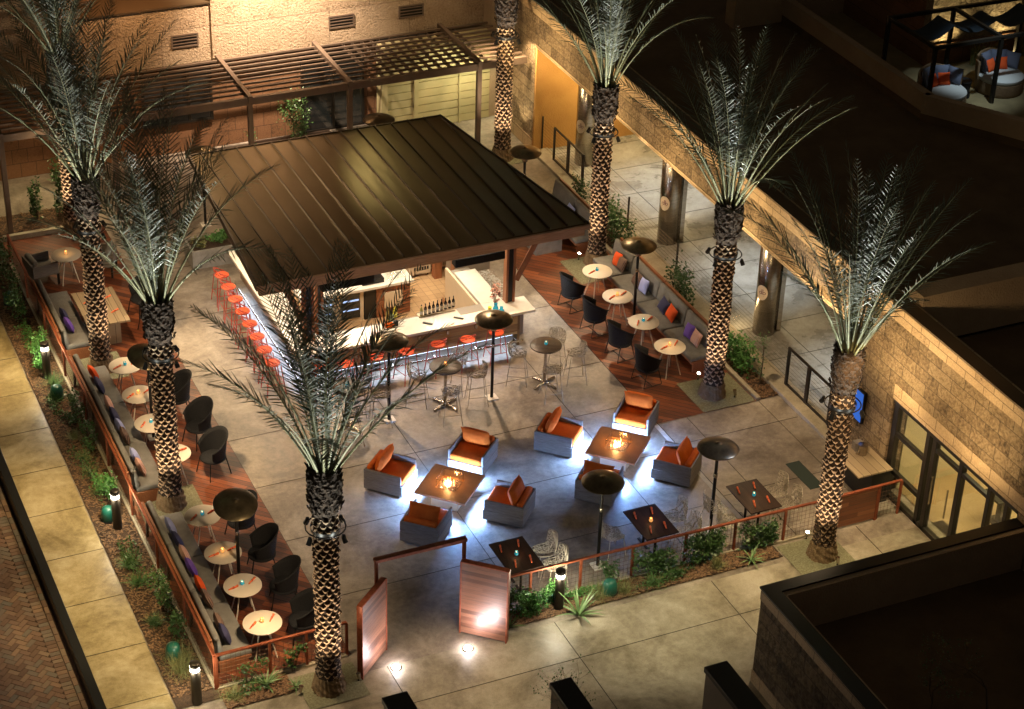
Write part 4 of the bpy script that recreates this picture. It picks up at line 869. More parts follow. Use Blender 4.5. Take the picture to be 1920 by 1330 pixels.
# local +x is the way the sitter faces
place_list(wc, [((9.3, 32.5, .012), math.pi+.1, 'black woven chair behind the tilted steel heater shade'), ((9.35, 31.3, .012), math.pi-.15, 'black woven chair just behind the near left heater pole'), ((9.42, 30.15, .012), math.pi-.25, 'black woven chair third along the front left bench'), ((9.42, 29.0, .012), math.pi-.1, 'black woven chair nearest the front left fence corner'),
    ((9.35, 38.75, .012), math.pi, 'black woven chair beside the far left heater, behind the trunk'), ((9.4, 37.5, .012), math.pi, 'black woven chair half hidden behind the middle left palm trunk'), ((9.5, 36.2, .012), math.pi+.35, 'black woven chair turned away right of the middle left palm trunk'), ((9.45, 34.95, .012), math.pi+.3, 'black woven chair at the near end of the middle left bench'),
    ((9.85, 42.1, .012), math.pi+.3, 'farther black woven chair at the slatted teak table'), ((9.85, 41.2, .012), math.pi+.25, 'nearer black woven chair at the slatted teak table')], 'black woven armchairs on the left deck')
sc_ = bucket('sled_armchair', True)
place_list(sc_, [((19.72, 38.55, .012), .15, 'black sled base armchair, farthest on the right deck'), ((19.72, 37.3, .012), .1, 'black sled base armchair, second farthest on the right deck'), ((19.78, 36.05, .012), .15, 'black sled base armchair, second nearest on the right deck'), ((19.85, 34.8, .012), .1, 'black sled base armchair, nearest on the right deck')], 'black sled base armchairs on the right deck')
# slatted teak dining table
t = thing('teak_table', 'long slatted teak dining table half hidden by the left palm', 'table', (8.7, 41.5, .012)); q = M()
for k in range(4): q.box(-.5+k*.25, -.255+k*.25, -.85, .85, .7, .75)
q.build('table_top', 'teakg', t, bevel=.004); M().box(-.32, .32, -.55, -.48, 0, .7).build('end_panel', 'teakg', t); M().box(-.32, .32, .48, .55, 0, .7).build('end_panel', 'teakg', t); M().box(-.03, .03, -.48, .48, .1, .3).build('stretcher', 'teakg', t)
for x, y, w in ((-.25, -.45, 'near left'), (.25, -.35, 'near right'), (.25, .35, 'far right'), (-.25, .3, 'far left')): place(nq, USED, (8.7+x, 41.5+y, .764), R_(30), w+' orange rolled napkin on the teak table', 'orange rolled napkins')
place(cb, USED, (8.72, 41.65, .764), 0, 'blue glass candle holder on the teak table', 'glass candle holders'); place(ca, USED, (8.72, 41.2, .764), 0, 'amber glass candle holder on the teak table', 'glass candle holders')
# square upholstered armchairs
t = thing('square_armchair', 'x', 'armchair')
for y in (-.33, .33): M().box(-.33, .33, y-.025, y+.025, .3, .62).build('arm', 'greyw', t, bevel=.005)
M().box(-.36, -.31, -.305, .305, .3, .66).build('back_panel', 'greyw', t, bevel=.005)
for x in (-.31, .31):
    for y in (-.33, .33): M().box(x-.025, x+.025, y-.025, y+.025, 0, .3).build('leg', 'dark', t)
M().cushion(-.3, .33, -.3, .3, .3, .42, .04).build('seat_cushion', 'grey', t, smooth=True); M().cushion(-.3, -.16, -.29, .29, .42, .74, .05).build('back_cushion', 'grey', t, smooth=True)
place_list(t, [((7.95, 44.55, .012), .15, 'square grey armchair left of the lone round table'), ((9.45, 44.5, .012), math.pi-.4, 'square grey armchair behind the palm trunk, right of the lone table')], 'square grey armchairs')
# benches
def bench(x, y0, y1, nseg, face, lab, grp, pil):
    t = thing('bench_sofa', lab, 'bench', (x, y0, .012), group=grp); L = y1-y0; F = face
    def bx(m_, xa, xb, ya, yb, za, zb):
        a, c = (xa, xb) if F > 0 else (-xb, -xa); m_.box(a, c, ya, yb, za, zb)
    q = M(); bx(q, -.02, .62, 0, L, .24, .29); 
    q.build('seat_deck', 'wood', t, bevel=.004)
    for k in range(nseg+1):
        yy = min(L-.06, max(0, L*k/nseg-.03)); q = M(); bx(q, .0, .56, yy, yy+.06, 0, .24); q.build('leg', 'wood', t); q = M(); 
        q.bar((F*-.1, yy+.03, 0), (F*-.05, yy+.03, .8), .05, .07, up=(0, 1, 0)); q.build('back_support', 'dark', t)
    q = M(); P = [(F*-.02, .3), (F*-.12, .86), (F*-.17, .86), (F*-.07, .3)]
    for a, c in zip([L*k/nseg+.012 for k in range(nseg)], [L*(k+1)/nseg-.012 for k in range(nseg)]):
        q.add([(p[0], a, p[1]) for p in P]+[(p[0], c, p[1]) for p in P], [(0, 1, 2, 3), (7, 6, 5, 4), (0, 4, 5, 1), (1, 5, 6, 2), (2, 6, 7, 3), (3, 7, 4, 0)])
    q.build('back_board', 'wood', t, bevel=.004)
    for k in range(nseg):
        a, c = L*k/nseg+.01, L*(k+1)/nseg-.01
        q = M(); u0, u1 = (0.02, .64) if F > 0 else (-.64, -.02); q.cushion(u0, u1, a, c, .29, .42, .035); q.build('seat_cushion', 'grey', t, smooth=True)
        q = M(); q.T = Matrix.Translation((F*.0, 0, .4)) @ Matrix.Rotation(-F*R_(10), 4, 'Y'); u0, u1 = (0.0, .11) if F > 0 else (-.11, 0); q.cushion(u0, u1, a, c, .0, .46, .035); q.build('back_cushion', 'grey', t, smooth=True)
    nm = {'po': 'orange', 'pp': 'purple', 'pl': 'pale lavender', 'pn': 'navy', 'ps': 'brown striped', 'pk': 'pink striped'}
    seen = {}
    for yy, mm, ty in pil:
        seen[mm] = seen.get(mm, 0)+1
        w = ('second ' if seen[mm] == 2 else '')+nm[mm]
        p = thing('throw_pillow', f'{w} throw pillow on the {lab}', 'pillow', (x+F*.24, yy, .44), 0, 'throw pillows on the benches')
        q = M(); q.T = Matrix.Translation((0, 0, .17)) @ Matrix.Rotation(random.uniform(-.25, .25), 4, 'X') @ Matrix.Rotation(F*R_(68+ty), 4, 'Y'); q.pillow((0, 0, 0), .36, .36, .15, n=8); q.build('pillow_body', mm, p, smooth='all')
    return t
bench(7.62, 40.55, 43.15, 2, 1, 'farthest left bench sofa by the teak table', 'bench sofas along the left fence', [(41.2, 'pp', 0), (41.65, 'pn', 5)])
bench(7.62, 34.4, 39.45, 3, 1, 'middle left bench sofa behind the rust fence', 'bench sofas along the left fence', [(38.9, 'po', 0), (38.35, 'pn', 0), (37.5, 'pk', 4), (37.0, 'pn', 0), (36.55, 'pl', 2), (36.15, 'ps', 3), (35.3, 'pl', 0), (34.9, 'pk', 4)])
bench(7.62, 28.55, 33.3, 3, 1, 'nearest left bench sofa at the front fence corner', 'bench sofas along the left fence', [(32.6, 'pl', 0), (32.1, 'pn', 0), (31.6, 'pk', 3), (31.15, 'pp', 0), (30.55, 'po', 2), (30.1, 'ps', 0), (29.3, 'ps', 3), (28.95, 'pn', 0)])
bench(21.62, 34.75, 38.95, 3, -1, 'long right bench sofa facing the round tables', 'bench sofas on the right deck', [(38.3, 'ps', 0), (37.95, 'pl', 2), (36.9, 'pn', 0), (36.5, 'po', 3), (35.6, 'pp', 0), (35.25, 'pk', 2)])
bench(21.62, 38.97, 40.0, 1, -1, 'short right bench sofa in front of the palm', 'bench sofas on the right deck', [(39.4, 'po', 0), (39.15, 'ps', 0)])
bench(21.62, 41.0, 43.6, 2, -1, 'far right bench sofa half hidden by the pavilion roof', 'bench sofas on the right deck', [(42.2, 'pl', 0)])
# lounge chairs round the fire tables
t = thing('lounge_chair', 'x', 'lounge chair')
W2, D2 = .39, .43
for s_ in (-1, 1):
    q = M(); q.box(-D2, D2-.03, s_*W2-.012, s_*W2+.012, .07, .54)
    for z0, z1 in ((.06, .3), (.315, .55)): q.box(-D2, D2-.03, s_*W2-.02, s_*W2+.02, z0, z1)
    q.build('side_panel', 'greyw', t, bevel=.004)
q = M(); q.box(-D2-.025, -D2-.005, -W2, W2, .07, .54)
for z0, z1 in ((.06, .3), (.315, .55)): q.box(-D2-.03, -D2, -W2-.02, W2+.02, z0, z1)
q.build('back_panel', 'greyw', t, bevel=.004)
M().box(D2-.03, D2, -W2-.02, W2+.02, .06, .3).build('front_panel', 'greyw', t, bevel=.004)
M().box(-D2+.05, D2-.08, -W2+.06, W2-.06, 0, .06).build('plinth', 'dark', t)
M().cushion(-D2+.01, D2-.01, -W2+.025, W2-.025, .3, .44, .04).build('seat_cushion', 'orange', t, smooth=True)
M().cushion(-D2+.01, -D2+.15, -W2+.03, W2-.03, .44, .62, .05).build('back_roll', 'orange', t, smooth=True)
q = M(); q.pillow((-.17, 0, .64), .45, .68, .2, e=.35, n=10, rot=Matrix.Rotation(R_(-72), 3, 'Y')); q.build('back_cushion', 'orange', t, smooth='all')
FT = [(13.76, 32.12), (17.74, 32.12)]
Q = math.pi/4
for (fx, fy), w in zip(FT, ('left', 'right')):
    for dx, dy, rz, ww in ((-.93, 1.0, -Q, 'back left'), (.98, 1.05, -3*Q, 'back right'), (.95, -.93, 3*Q, 'front right'), (-.9, -.93, Q, 'front left')):
        place(t, USED, (fx+dx, fy+dy, 0), rz+random.uniform(-.04, .04), f'orange lounge chair at the {ww} side of the {w} fire table', 'orange cushioned lounge chairs')
# fire tables
for (fx, fy), w in zip(FT, ('left', 'right')):
    t = thing('fire_table', f'square bronze fire table, {w} one of two, with burning flame', 'fire table', (fx, fy, 0), Q, 'square fire tables')
    q = M(); a, h = .57, .2
    for x0, x1, y0, y1 in ((-a, a, -a, -h-.04), (-a, a, h+.04, a), (-a, -h-.04, -h-.04, h+.04), (h+.04, a, -h-.04, h+.04)): q.box(x0, x1, y0, y1, .4, .45)
    q.build('table_top', 'ftop', t)
    q = M(); q.box(-.3, .3, -.3, .3, 0, .38); q.build('pedestal', 'ctop', t, bevel=.01)
    q = M()
    for x0, x1, y0, y1 in ((-.5, .5, -.51, -.49), (-.5, .5, .49, .51), (-.51, -.49, -.48, .48), (.49, .51, -.48, .48)): q.box(x0, x1, y0, y1, .385, .398)
    q.build('led_strip', 'led', t)
    q = M(); q.box(-h-.04, h+.04, -h-.04, h+.04, .385, .4)
    for _ in range(330):
        x, y = random.uniform(-h, h), random.uniform(-h, h); q.pillow((x, y, .42), random.uniform(.02, .04), random.uniform(.02, .035), .03, n=2, rot=Matrix.Rotation(random.uniform(0, 3), 3, 'X'))
    q.build('fire_glass', 'fglass', t)
    q = M(); g = h+.02
    for (xa, ya), (xb, yb) in (((-g, -g), (g, -g)), ((g, -g), (g, g)), ((g, g), (-g, g)), ((-g, g), (-g, -g))): q.add([(xa, ya, .452), (xb, yb, .452), (xb, yb, .64), (xa, ya, .64)], [(0, 1, 2, 3)])
    q.build('glass_guard', 'clear', t); q = M(); 
    for (xa, ya), (xb, yb) in (((-g, -g), (g, -g)), ((g, -g), (g, g)), ((g, g), (-g, g)), ((-g, g), (-g, -g))): q.tube([(xa, ya, .64), (xb, yb, .64)], .005, 4); q.tube([(xa, ya, .45), (xa, ya, .64)], .004, 4)
    q.build('guard_edge', 'stl', t)
    q = M()
    for k in range(15):
        x, y = random.gauss(-.03, .05), random.gauss(.02, .05); hh = random.uniform(.08, .24)*(1-2.2*math.hypot(x, y)); sx, sy = random.uniform(-.03, .03), random.uniform(-.03, .03)
        q.tube([(x, y, .42), (x+sx, y+sy, .42+hh*.45), (x, y+sy*.4, .42+hh)], [.011, .009, .001], 6)
    q.build('flame', 'flame', t, smooth=True)
    q = M()
    for k in range(8):
        x, y = random.gauss(-.03, .03), random.gauss(.02, .03); hh = random.uniform(.05, .14); q.tube([(x, y, .42), (x, y, .42+hh*.5), (x, y, .42+hh)], [.012, .01, .001], 6)
    q.build('flame_core', 'flameh', t, smooth=True)
    pt((fx-.03, fy+.02, .62), 5, (1, .48, .16), .06)
    for k in range(4):
        a = Q+k*math.pi/2; area((fx+.56*math.cos(a), fy+.56*math.sin(a), .36), (fx+1.3*math.cos(a), fy+1.3*math.sin(a), -.12), .9, .06, 27, (.24, .45, 1), 130)
# square dining tables at the front fence
def sq_table(c, lab):
    t = thing('square_table', lab, 'table', (c[0], c[1], 0), 0, 'dark square dining tables along the front fence')
    M().box(-.37, .37, -.53, .53, .71, .74).build('table_top', 'dkt', t, bevel=.004); M().tube([(0, -.25, .02), (0, -.25, .71)], .03, 8).build('pedestal', 'blk', t, smooth=True); M().tube([(0, .25, .02), (0, .25, .71)], .03, 8).build('pedestal', 'blk', t, smooth=True)
    q = M()
    for y in (-.25, .25): q.bar((-.25, y, .012), (.25, y, .012), .05, .02); q.bar((0, y-.2, .012), (0, y+.2, .012), .05, .02)
    q.build('foot', 'blk', t)
SQ = [((13.88, 28.98), 'dark dining table beside the entry wall', 'blue'), ((16.89, 28.98), 'middle dark dining table behind the front fence', 'amber'), ((19.31, 28.98), 'rightmost dark dining table behind the front fence', 'blue')]
for c, lab, k in SQ:
    sq_table(c, lab)
    for dx, dy, w, a in ((-.22, .27, 'back left', 75), (.18, .3, 'back right', 70), (.2, -.25, 'front right', 75), (-.15, -.28, 'front left', 70)): place(nq, USED, (c[0]+dx, c[1]+dy, .742), R_(a), f'{w} orange rolled napkin on the {lab}', 'orange rolled napkins')
    place(ca if k == 'amber' else cb, USED, (c[0], c[1], .742), 0, f'{k} glass candle holder on the {lab}', 'glass candle holders'); pt((c[0], c[1], .9), .3, (1, .55, .25), .02)
# lattice shells (chairs and stools)
def lattice(wd, dp, bk, seed, name, parent, m_='lat', th=.009):
    """seat and back in one curved shell, cut into an irregular open web"""
    rnd = random.Random(seed); nu, nv = 9, 13; P = {}
    def surf(u, v):   # u -1..1 across, v 0..1 front to top
        if v < .5:
            k = v/.5; x = dp/2-dp*k; z = .03*(1-k)*0+.05*u*u+.0; z += -.015*math.sin(k*math.pi)
        else:
            k = (v-.5)/.5; x = -dp/2-.1*k*bk-.02*math.sin(k*3); z = .05*u*u*(1-k)+bk*k
        if v >= .5:
            k = (v-.5)/.5; w = wd/2*(1-.12*k-.55*max(0, k-.75)); x += .09*u*u
        else: w = wd/2*(.93+.07*math.sin(v*6))*(1-.4*max(0, .12-v)*4)
        return Vector((x, u*w, z))
    for i in range(nu+1):
        for j in range(nv+1):
            u = -1+2*i/nu; v = j/nv
            if 0 < i < nu: u += rnd.uniform(-.09, .09)
            if 0 < j < nv: v += rnd.uniform(-.032, .032)
            P[i, j] = surf(u, v)
    q = M(); idx = {k: n for n, k in enumerate(P)}; fs = []
    for i in range(nu):
        for j in range(nv):
            a, b_, c_, d_ = idx[i, j], idx[i+1, j], idx[i+1, j+1], idx[i, j+1]
            r = rnd.random()
            if r < .4: fs += [(a, b_, c_), (a, c_, d_)]
            elif r < .8: fs += [(a, b_, d_), (b_, c_, d_)]
            else: fs.append((a, b_, c_, d_))
    q.add(list(P.values()), fs); return q
def shell_obj(q, parent, m_, th, z):
    for i in range(len(q.v)): q.v[i] = q.v[i]+Vector((0, 0, z))
    ob = q.build('lattice_shell', m_, parent); md = ob.modifiers.new('wire', 'WIREFRAME'); md.thickness = th; md.use_even_offset = False; return ob
t = thing('lattice_chair', 'x', 'chair'); shell_obj(lattice(.44, .42, .42, 3, '', t), t, 'lat', .016, .44)
for x, y in ((.16, .15), (.16, -.15), (-.16, .15), (-.16, -.15)): M().tube([(x, y, .44), (x*1.35, y*1.35, 0)], .009, 6).build('leg', 'lat', t, smooth=True)
lc = t
place_list(lc, [((14.62, 29.22, 0), math.pi, 'farther white lattice chair at the table beside the entry panel'), ((14.62, 28.72, 0), math.pi, 'nearer white lattice chair at the table beside the entry panel'),
  ((16.15, 29.2, 0), .1, 'white lattice chair left of the middle dark table'), ((17.62, 29.28, 0), math.pi, 'farther white lattice chair right of the middle dark table'), ((17.64, 28.72, 0), math.pi+.1, 'nearer white lattice chair right of the middle dark table'),
  ((18.55, 29.25, 0), 0, 'farther white lattice chair left of the rightmost dark table'), ((18.58, 28.7, 0), 0, 'nearer white lattice chair left of the rightmost dark table'), ((20.03, 29.28, 0), math.pi, 'farther white lattice chair right of the rightmost dark table'), ((20.05, 28.75, 0), math.pi, 'nearer white lattice chair right of the rightmost dark table')], 'white lattice dining chairs')
t = thing('lattice_stool', 'x', 'bar stool'); shell_obj(lattice(.42, .4, .28, 8, '', t), t, 'lats', .014, .75)
for x, y in ((.15, .14), (.15, -.14), (-.15, .14), (-.15, -.14)): M().tube([(x, y, .75), (x*1.6, y*1.6, 0)], .008, 6).build('leg', 'lats', t, smooth=True)
q = M(); r = .21; q.tube([(r, r*.95, .25), (r, -r*.95, .25), (-r, -r*.95, .25), (-r, r*.95, .25)], .007, 5, closed=True); q.build('footrest', 'lats', t)
HT = [((17.6, 35.6), 'right'), ((15.1, 35.6), 'middle'), ((12.75, 35.6), 'left')]
for (x, y), w in HT:
    for dx, dy, rz, ww in ((-.55, .32, -.5, 'back left'), (.5, .5, -2.3, 'back right'), (-.12, -.62, 1.4, 'front left'), (.72, -.15, 2.9, 'front right')):
        place(t, USED, (x+dx, y+dy, 0), rz, f'pale lattice stool at the {ww} of the {w} high table', 'pale lattice bar stools')
    h = thing('high_table', f'{w} round slatted high table in front of the bar', 'table', (x, y, 0), 0, 'round slatted high tables')
    M().lathe([(.34, 1.035), (.37, 1.04), (.37, 1.06), (.36, 1.07), (0, 1.071)], 36, cap=False).build('table_top', 'htt', h, smooth=True); M().tube([(0, 0, .03), (0, 0, 1.035)], .035, 12).build('pedestal', 'stl', h, smooth=True)
    for k in range(4):
        a = R_(25+90*k); M().tube([(0, 0, .05), (.25*math.cos(a), .25*math.sin(a), .045), (.36*math.cos(a), .36*math.sin(a), .02)], [.04, .032, .028], 8).build('foot', 'stl', h, smooth=True)
    place(ca if w == 'middle' else cb, USED, (x, y, 1.073), 0, f'{"amber" if w=="middle" else "blue"} glass candle holder on the {w} high table', 'glass candle holders')
# coral stools at the bar
t = thing('coral_bar_stool', 'x', 'bar stool')
M().lathe([(0, .735), (.15, .735), (.175, .745), (.175, .765), (.15, .77), (0, .765)], 22, cap=False).build('seat', 'coral', t, smooth=True)
q = M()
def loop(r, z0, z1, a0, a1, n=12): return [(-r*math.cos(R_(a0+(a1-a0)*k/n)), r*math.sin(R_(a0+(a1-a0)*k/n)), z0+(z1-z0)*math.sin(math.pi*k/n)) for k in range(n+1)]
q.tube(loop(.2, .76, .96, -110, 110), .009, 6); q.tube(loop(.19, .76, .89, -95, 130), .008, 6); q.tube(loop(.19, .76, .92, -130, 80), .008, 6); q.build('back_loops', 'corl', t, smooth=True)
for x, y in ((.15, .15), (.15, -.15), (-.15, .15), (-.15, -.15)): M().tube([(x, y, .74), (x*1.5, y*1.5, 0)], .012, 6).build('leg', 'corl', t, smooth=True)
q = M(); r = .2; q.tube([(r, r, .28), (r, -r, .28), (-r, -r, .28), (-r, r, .28)], .01, 5, closed=True); q.build('footrest', 'corl', t)
cs = t; fx = [16.98, 16.22, 15.5, 14.7, 13.95, 13.2, 12.6]
fl = ['first coral stool from the right along the front of the bar', 'second coral stool from the right along the front of the bar', 'third coral stool from the right along the front of the bar', 'fourth coral stool from the right along the front of the bar', 'fifth coral stool from the right, behind the front palm fronds', 'sixth coral stool from the right, behind the front palm fronds', 'coral stool nearest the bar corner, behind the front palm fronds']
place_list(cs, [((x, 37.0-(.05 if i % 2 else 0), 0), math.pi/2+random.uniform(-.3, .3), fl[i]) for i, x in enumerate(fx)], 'coral bar stools')
ol = ['farthest', 'second farthest', 'third farthest', 'fourth farthest', 'fifth farthest', 'third nearest', 'second nearest', 'nearest']
place_list(cs, [((11.82-.02*i, 41.95-.62*i, 0), random.uniform(-.2, .2), f'{ol[i]} coral stool along the left side of the bar') for i in range(8)], 'coral bar stools')
# ================================================================== PATIO HEATERS
def heater(x, y, lab, tilt=(0, 0), h=2.12, col=1):
    t = thing('patio_heater', lab, 'heater', (x, y, 0), group='patio heaters with dish shades')
    M().box(-.13, .13, -.13, .13, 0, .03).build('base_plate', 'ctop', t, bevel=.005); M().tube([(0, 0, .03), (0, 0, h-.3)], .036, 12).build('pole', 'blk', t, smooth=True)
    q = M(); q.lathe([(.04, h-.75), (.045, h-.74), (.045, h-.66), (.04, h-.65)], 12); q.build('collar', 'stl', t, smooth=True)
    M().lathe([(.07, h-.3), (.08, h-.28), (.08, h-.06), (.11, h-.04), (.1, h)], 18).build('burner', 'stl', t, smooth=True)
    q = M(); q.T = Matrix.Translation((0, 0, h)) @ Matrix.Rotation(R_(tilt[0]), 4, 'X') @ Matrix.Rotation(R_(tilt[1]), 4, 'Y')
    q.lathe([(.425, -.05), (.435, -.035), (.42, -.02), (.34, .02), (.22, .06), (.1, .085), (.04, .09), (.035, .105), (.0, .106)], 44, cap=False); q.lathe([(.425, -.05), (.33, .0), (.2, .04), (.08, .06)], 44, cap=False)
    q.build('shade', 'heat', t, smooth='all'); return t
heater(16.22, 35.5, 'patio heater in front of the bar between the high tables'); heater(13.7, 35.5, 'patio heater half hidden behind the front palm fronds')
heater(15.68, 28.9, 'patio heater behind the front fence, left one'); heater(18.4, 29.1, 'patio heater behind the front fence, right one')
heater(8.73, 30.85, 'tilted steel patio heater over the front left tables', (14, 0)); heater(20.88, 37.45, 'patio heater among the right deck tables'); heater(8.62, 36.75, 'tilted patio heater behind the middle left palm trunk', (14, 10))
heater(17.6, 46.3, 'patio heater peeking over the back edge of the pavilion roof'); heater(20.45, 43.1, 'patio heater behind the right edge of the pavilion roof'); heater(12.6, 46.0, 'patio heater behind the palm fronds left of the pavilion roof')
# ================================================================== PALMS
def trunk_mesh(o, h, seed):
    rnd = random.Random(seed); n = 88; dz = .0165; q = M(o); nb = 9; hc = .1; rows = int(h/dz); vs = []; drk = []
    for i in range(rows+1):
        z = i*dz; r0 = .2; 
        for j in range(n):
            a = j/n; r = None
            base = .09*max(0, 1-(z-.35)/.4)*(1 if z > .35 else 1)
            best = -9
            k0 = int(z/hc)+1
            for k in range(k0, k0-5, -1):
                off = .5*(k % 2)+.16*math.sin(k*5.3+seed); uu = (a*nb+off) % 1-.5; ze = k*hc+.1*(abs(2*uu)**1.7)-.045+.012*math.sin(k*7.1+int(a*nb+off)*3.3)
                if z >= ze: best = (z-ze); cell = (int(a*nb+off) % nb, k); break
            t = max(0, best)/(hc*1.25); hsh = math.sin(cell[0]*12.9+cell[1]*78.2+seed)*43758.5; hsh -= math.floor(hsh)
            e2 = abs(2*uu); side_ = max(0, 1-e2**2.6*.95); Lr = .04+(.42+.22*hsh)*max(0, 1-e2**1.7); bump = min(1, t/Lr)*(1-.95*max(0, min(1, (t-Lr)/.4)))*(.1+.9*side_)
            r = r0+.05*bump*(.6+.8*hsh)+.004*math.sin(a*40+z*30)
            drk.append(2 if (t > Lr or e2 > .74) else 0)  # dark fibre between boots, with the shade of their unlit tops put in
            if z < .42:
                k = z/.42; rr = .25+.07*(1-k)**1.5+.012*math.sin(a*2*math.pi*23+z*9)+.01*math.sin(a*2*math.pi*7+z*40+seed); w = min(1, (.42-z)/.12); r = r*(1-w)+rr*w
            th = 2*math.pi*a; vs.append((r*math.cos(th), r*math.sin(th), z))
    fs = [(i*n+j, i*n+(j+1) % n, (i+1)*n+(j+1) % n, (i+1)*n+j) for i in range(rows) for j in range(n)]
    q.add(vs, fs); nroot = int(.36/dz)*n
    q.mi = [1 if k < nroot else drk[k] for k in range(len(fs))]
    return q
def head_mesh(h0, h1, seed):
    rnd = random.Random(seed); q = M(); n = 48; rows = 26; vs = []
    for i in range(rows+1):
        k = i/rows; z = h0+(h1-h0)*k; r = .2+.1*math.sin(min(1, k*1.5)*math.pi/2)*(1-.35*max(0, k-.75)*4*.5)
        for j in range(n): a = 2*math.pi*j/n; rr = r+rnd.uniform(-.018, .018)+.02*math.sin(j*1.3+i*.9); vs.append((rr*math.cos(a), rr*math.sin(a), z))
    q.add(vs, [(i*n+j, i*n+(j+1) % n, (i+1)*n+(j+1) % n, (i+1)*n+j) for i in range(rows) for j in range(n)]+[tuple(rows*n+j for j in range(n))])
    for _ in range(260):   # cut boots and fibre
        a = rnd.uniform(0, 6.28); z = rnd.uniform(h0+.1, h1+.02); r = .27; d = Vector((math.cos(a), math.sin(a), 0)); s_ = Vector((-math.sin(a), math.cos(a), 0)); p = d*r+Vector((0, 0, z)); l = rnd.uniform(.07, .14); w = rnd.uniform(.02, .045)
        tip = p+(d*rnd.uniform(.35, .8)+Vector((0, 0, 1))).normalized()*l
        q.add([p-s_*w, p+s_*w, tip+s_*w*.6, tip-s_*w*.6, tip-d*.03], [(0, 1, 2, 3), (3, 2, 4), (0, 3, 4), (1, 4, 2)])
    return q
def crown_mesh(h, seed, nf=58):
    rnd = random.Random(seed); L = M(); Rm = M()
    for f in range(nf):
        k = (f+.5)/nf; az = f*2.39996+rnd.uniform(-.25, .25)
        phi = R_(2+34*k**.95+rnd.uniform(-4, 4)); ln = rnd.uniform(3.5, 4.35)*(1-.1*k)
        rad = Vector((math.cos(az), math.sin(az), 0)); side = Vector((-math.sin(az), math.cos(az), 0))
        p = rad*(.06+.16*k)+Vector((0, 0, h-.05+.1*(1-k))); ns = 26; P = [p.copy()]; T = []; ang = phi-R_(5); curl = rnd.uniform(.06, .26)+(.22 if rnd.random() < .85 else .6)*k; sw = rnd.uniform(-.12, .12)
        for i in range(ns):
            t = i/ns; ang += R_(curl*(1+2.6*t*t)*2.1)
            d = (rad*math.sin(ang)+Vector((0, 0, 1))*math.cos(ang)+side*sw*t).normalized(); T.append(d); p = p+d*ln/ns; P.append(p.copy())
        T.append(T[-1])
        Rm.tube(P[::2], [max(.003, .024*(1-i/(ns/2))**1.1+.003) for i in range(len(P[::2]))], 4)
        for i in range(2, int(ns*1.8)+1):
            t = i/int(ns*1.8)
            if t < .08: continue
            s0 = t*ns; i0 = min(ns-1, int(s0)); q0 = P[i0].lerp(P[i0+1], s0-i0); d = T[i0]
            sd = d.cross(rad+Vector((0, 0, .001))).normalized() if abs(d.dot(rad)) < .98 else side
            up = sd.cross(d).normalized()
            if t < .24: ll = .05+.45*(t-.08)
            else: ll = .54*math.sin(math.pi*min(1, .12+(t-.24)*1.15))**.6*(1-.3*t)+.06
            for sg in (-1, 1):
                if rnd.random() < .04: continue
                fw = .75+.65*t+rnd.uniform(-.2, .2); dr_ = (sd*sg*1.0+d*fw+up*rnd.uniform(-.3, .4)).normalized(); l = ll*rnd.uniform(.8, 1.12)
                w = .0142*(1-.3*t)*(1 if t > .2 else .7); wv = dr_.cross(up+sd*.4*sg).normalized()*w
                m1 = q0+dr_*l*.55+Vector((0, 0, -.01)); tp = q0+dr_*l+Vector((0, 0, -.05*l-.02*rnd.random()))
                L.add([q0-wv*.8, q0+wv*.8, m1+wv, m1-wv, tp], [(0, 1, 2, 3), (3, 2, 4)])
    return L, Rm
PAL = []
HC = 4.95
for s_ in range(3):
    a, c = crown_mesh(HC, 11+s_*7, 27 if s_ == 0 else 31); PAL.append((a, c))
palm_defs = [  # x, y, label, variant, crown turn
    ((9.38, 27.44), 'front palm beside the entry panel, its crown in front of the bar', 0, .3), ((8.28, 34.15), 'palm growing at the near end of the middle left bench', 1, 1.0), ((8.28, 39.95), 'palm growing beside the slatted teak table', 2, 2.2),
    ((20.15, 27.5), 'palm beside the wooden gate, nearest on the right', 1, 3.9), ((21.03, 33.76), 'palm at the near end of the long right bench', 2, 5.0), ((21.3, 40.4), 'palm between the pavilion roof and the arcade', 0, 2.9),
    ((21.54, 46.9), 'palm with cropped crown at the top edge near the pergola end', 1, 4.4), ((9.35, 46.95), 'farthest left palm at the pergola, its top cut by the frame', 0, 5.6)]
PMESH = {}
for i, ((x, y), lab, v, rot) in enumerate(palm_defs):
    t = thing('palm_tree', lab, 'palm tree', (x, y, .02), rot, 'uplit date palms')
    if v not in PMESH:
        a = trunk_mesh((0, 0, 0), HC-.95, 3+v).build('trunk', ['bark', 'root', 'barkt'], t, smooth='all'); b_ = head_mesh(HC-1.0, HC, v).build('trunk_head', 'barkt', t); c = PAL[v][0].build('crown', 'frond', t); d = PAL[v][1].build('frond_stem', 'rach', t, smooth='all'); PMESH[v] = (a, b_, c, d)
    else:
        for q in PMESH[v]: n = q.copy(); COL.objects.link(n); n.parent = t
    # ring of flood lamps strapped round the trunk below the head
    q = M(); zc = HC-1.25; P = [(.36*math.cos(R_(a)), .36*math.sin(R_(a)), zc) for a in range(0, 360, 18)]; q.tube(P, .014, 6, closed=True)
    q.lathe([(.27, zc-.06), (.275, zc+.02)], 20, cap=False); q.build('lamp_ring', 'blk', t, smooth=True)
    for k in range(4):
        a = R_(30+90*k)-rot; q = M(); c = Vector((.42*math.cos(a), .42*math.sin(a), zc-.05)); dn = Vector((math.cos(a)*.5, math.sin(a)*.5, -1)).normalized(); q.tube([c+Vector((0, 0, .05)), c, c+dn*.1], [.03, .045, .05], 10); q.build('flood_lamp', 'blk', t, smooth=True)

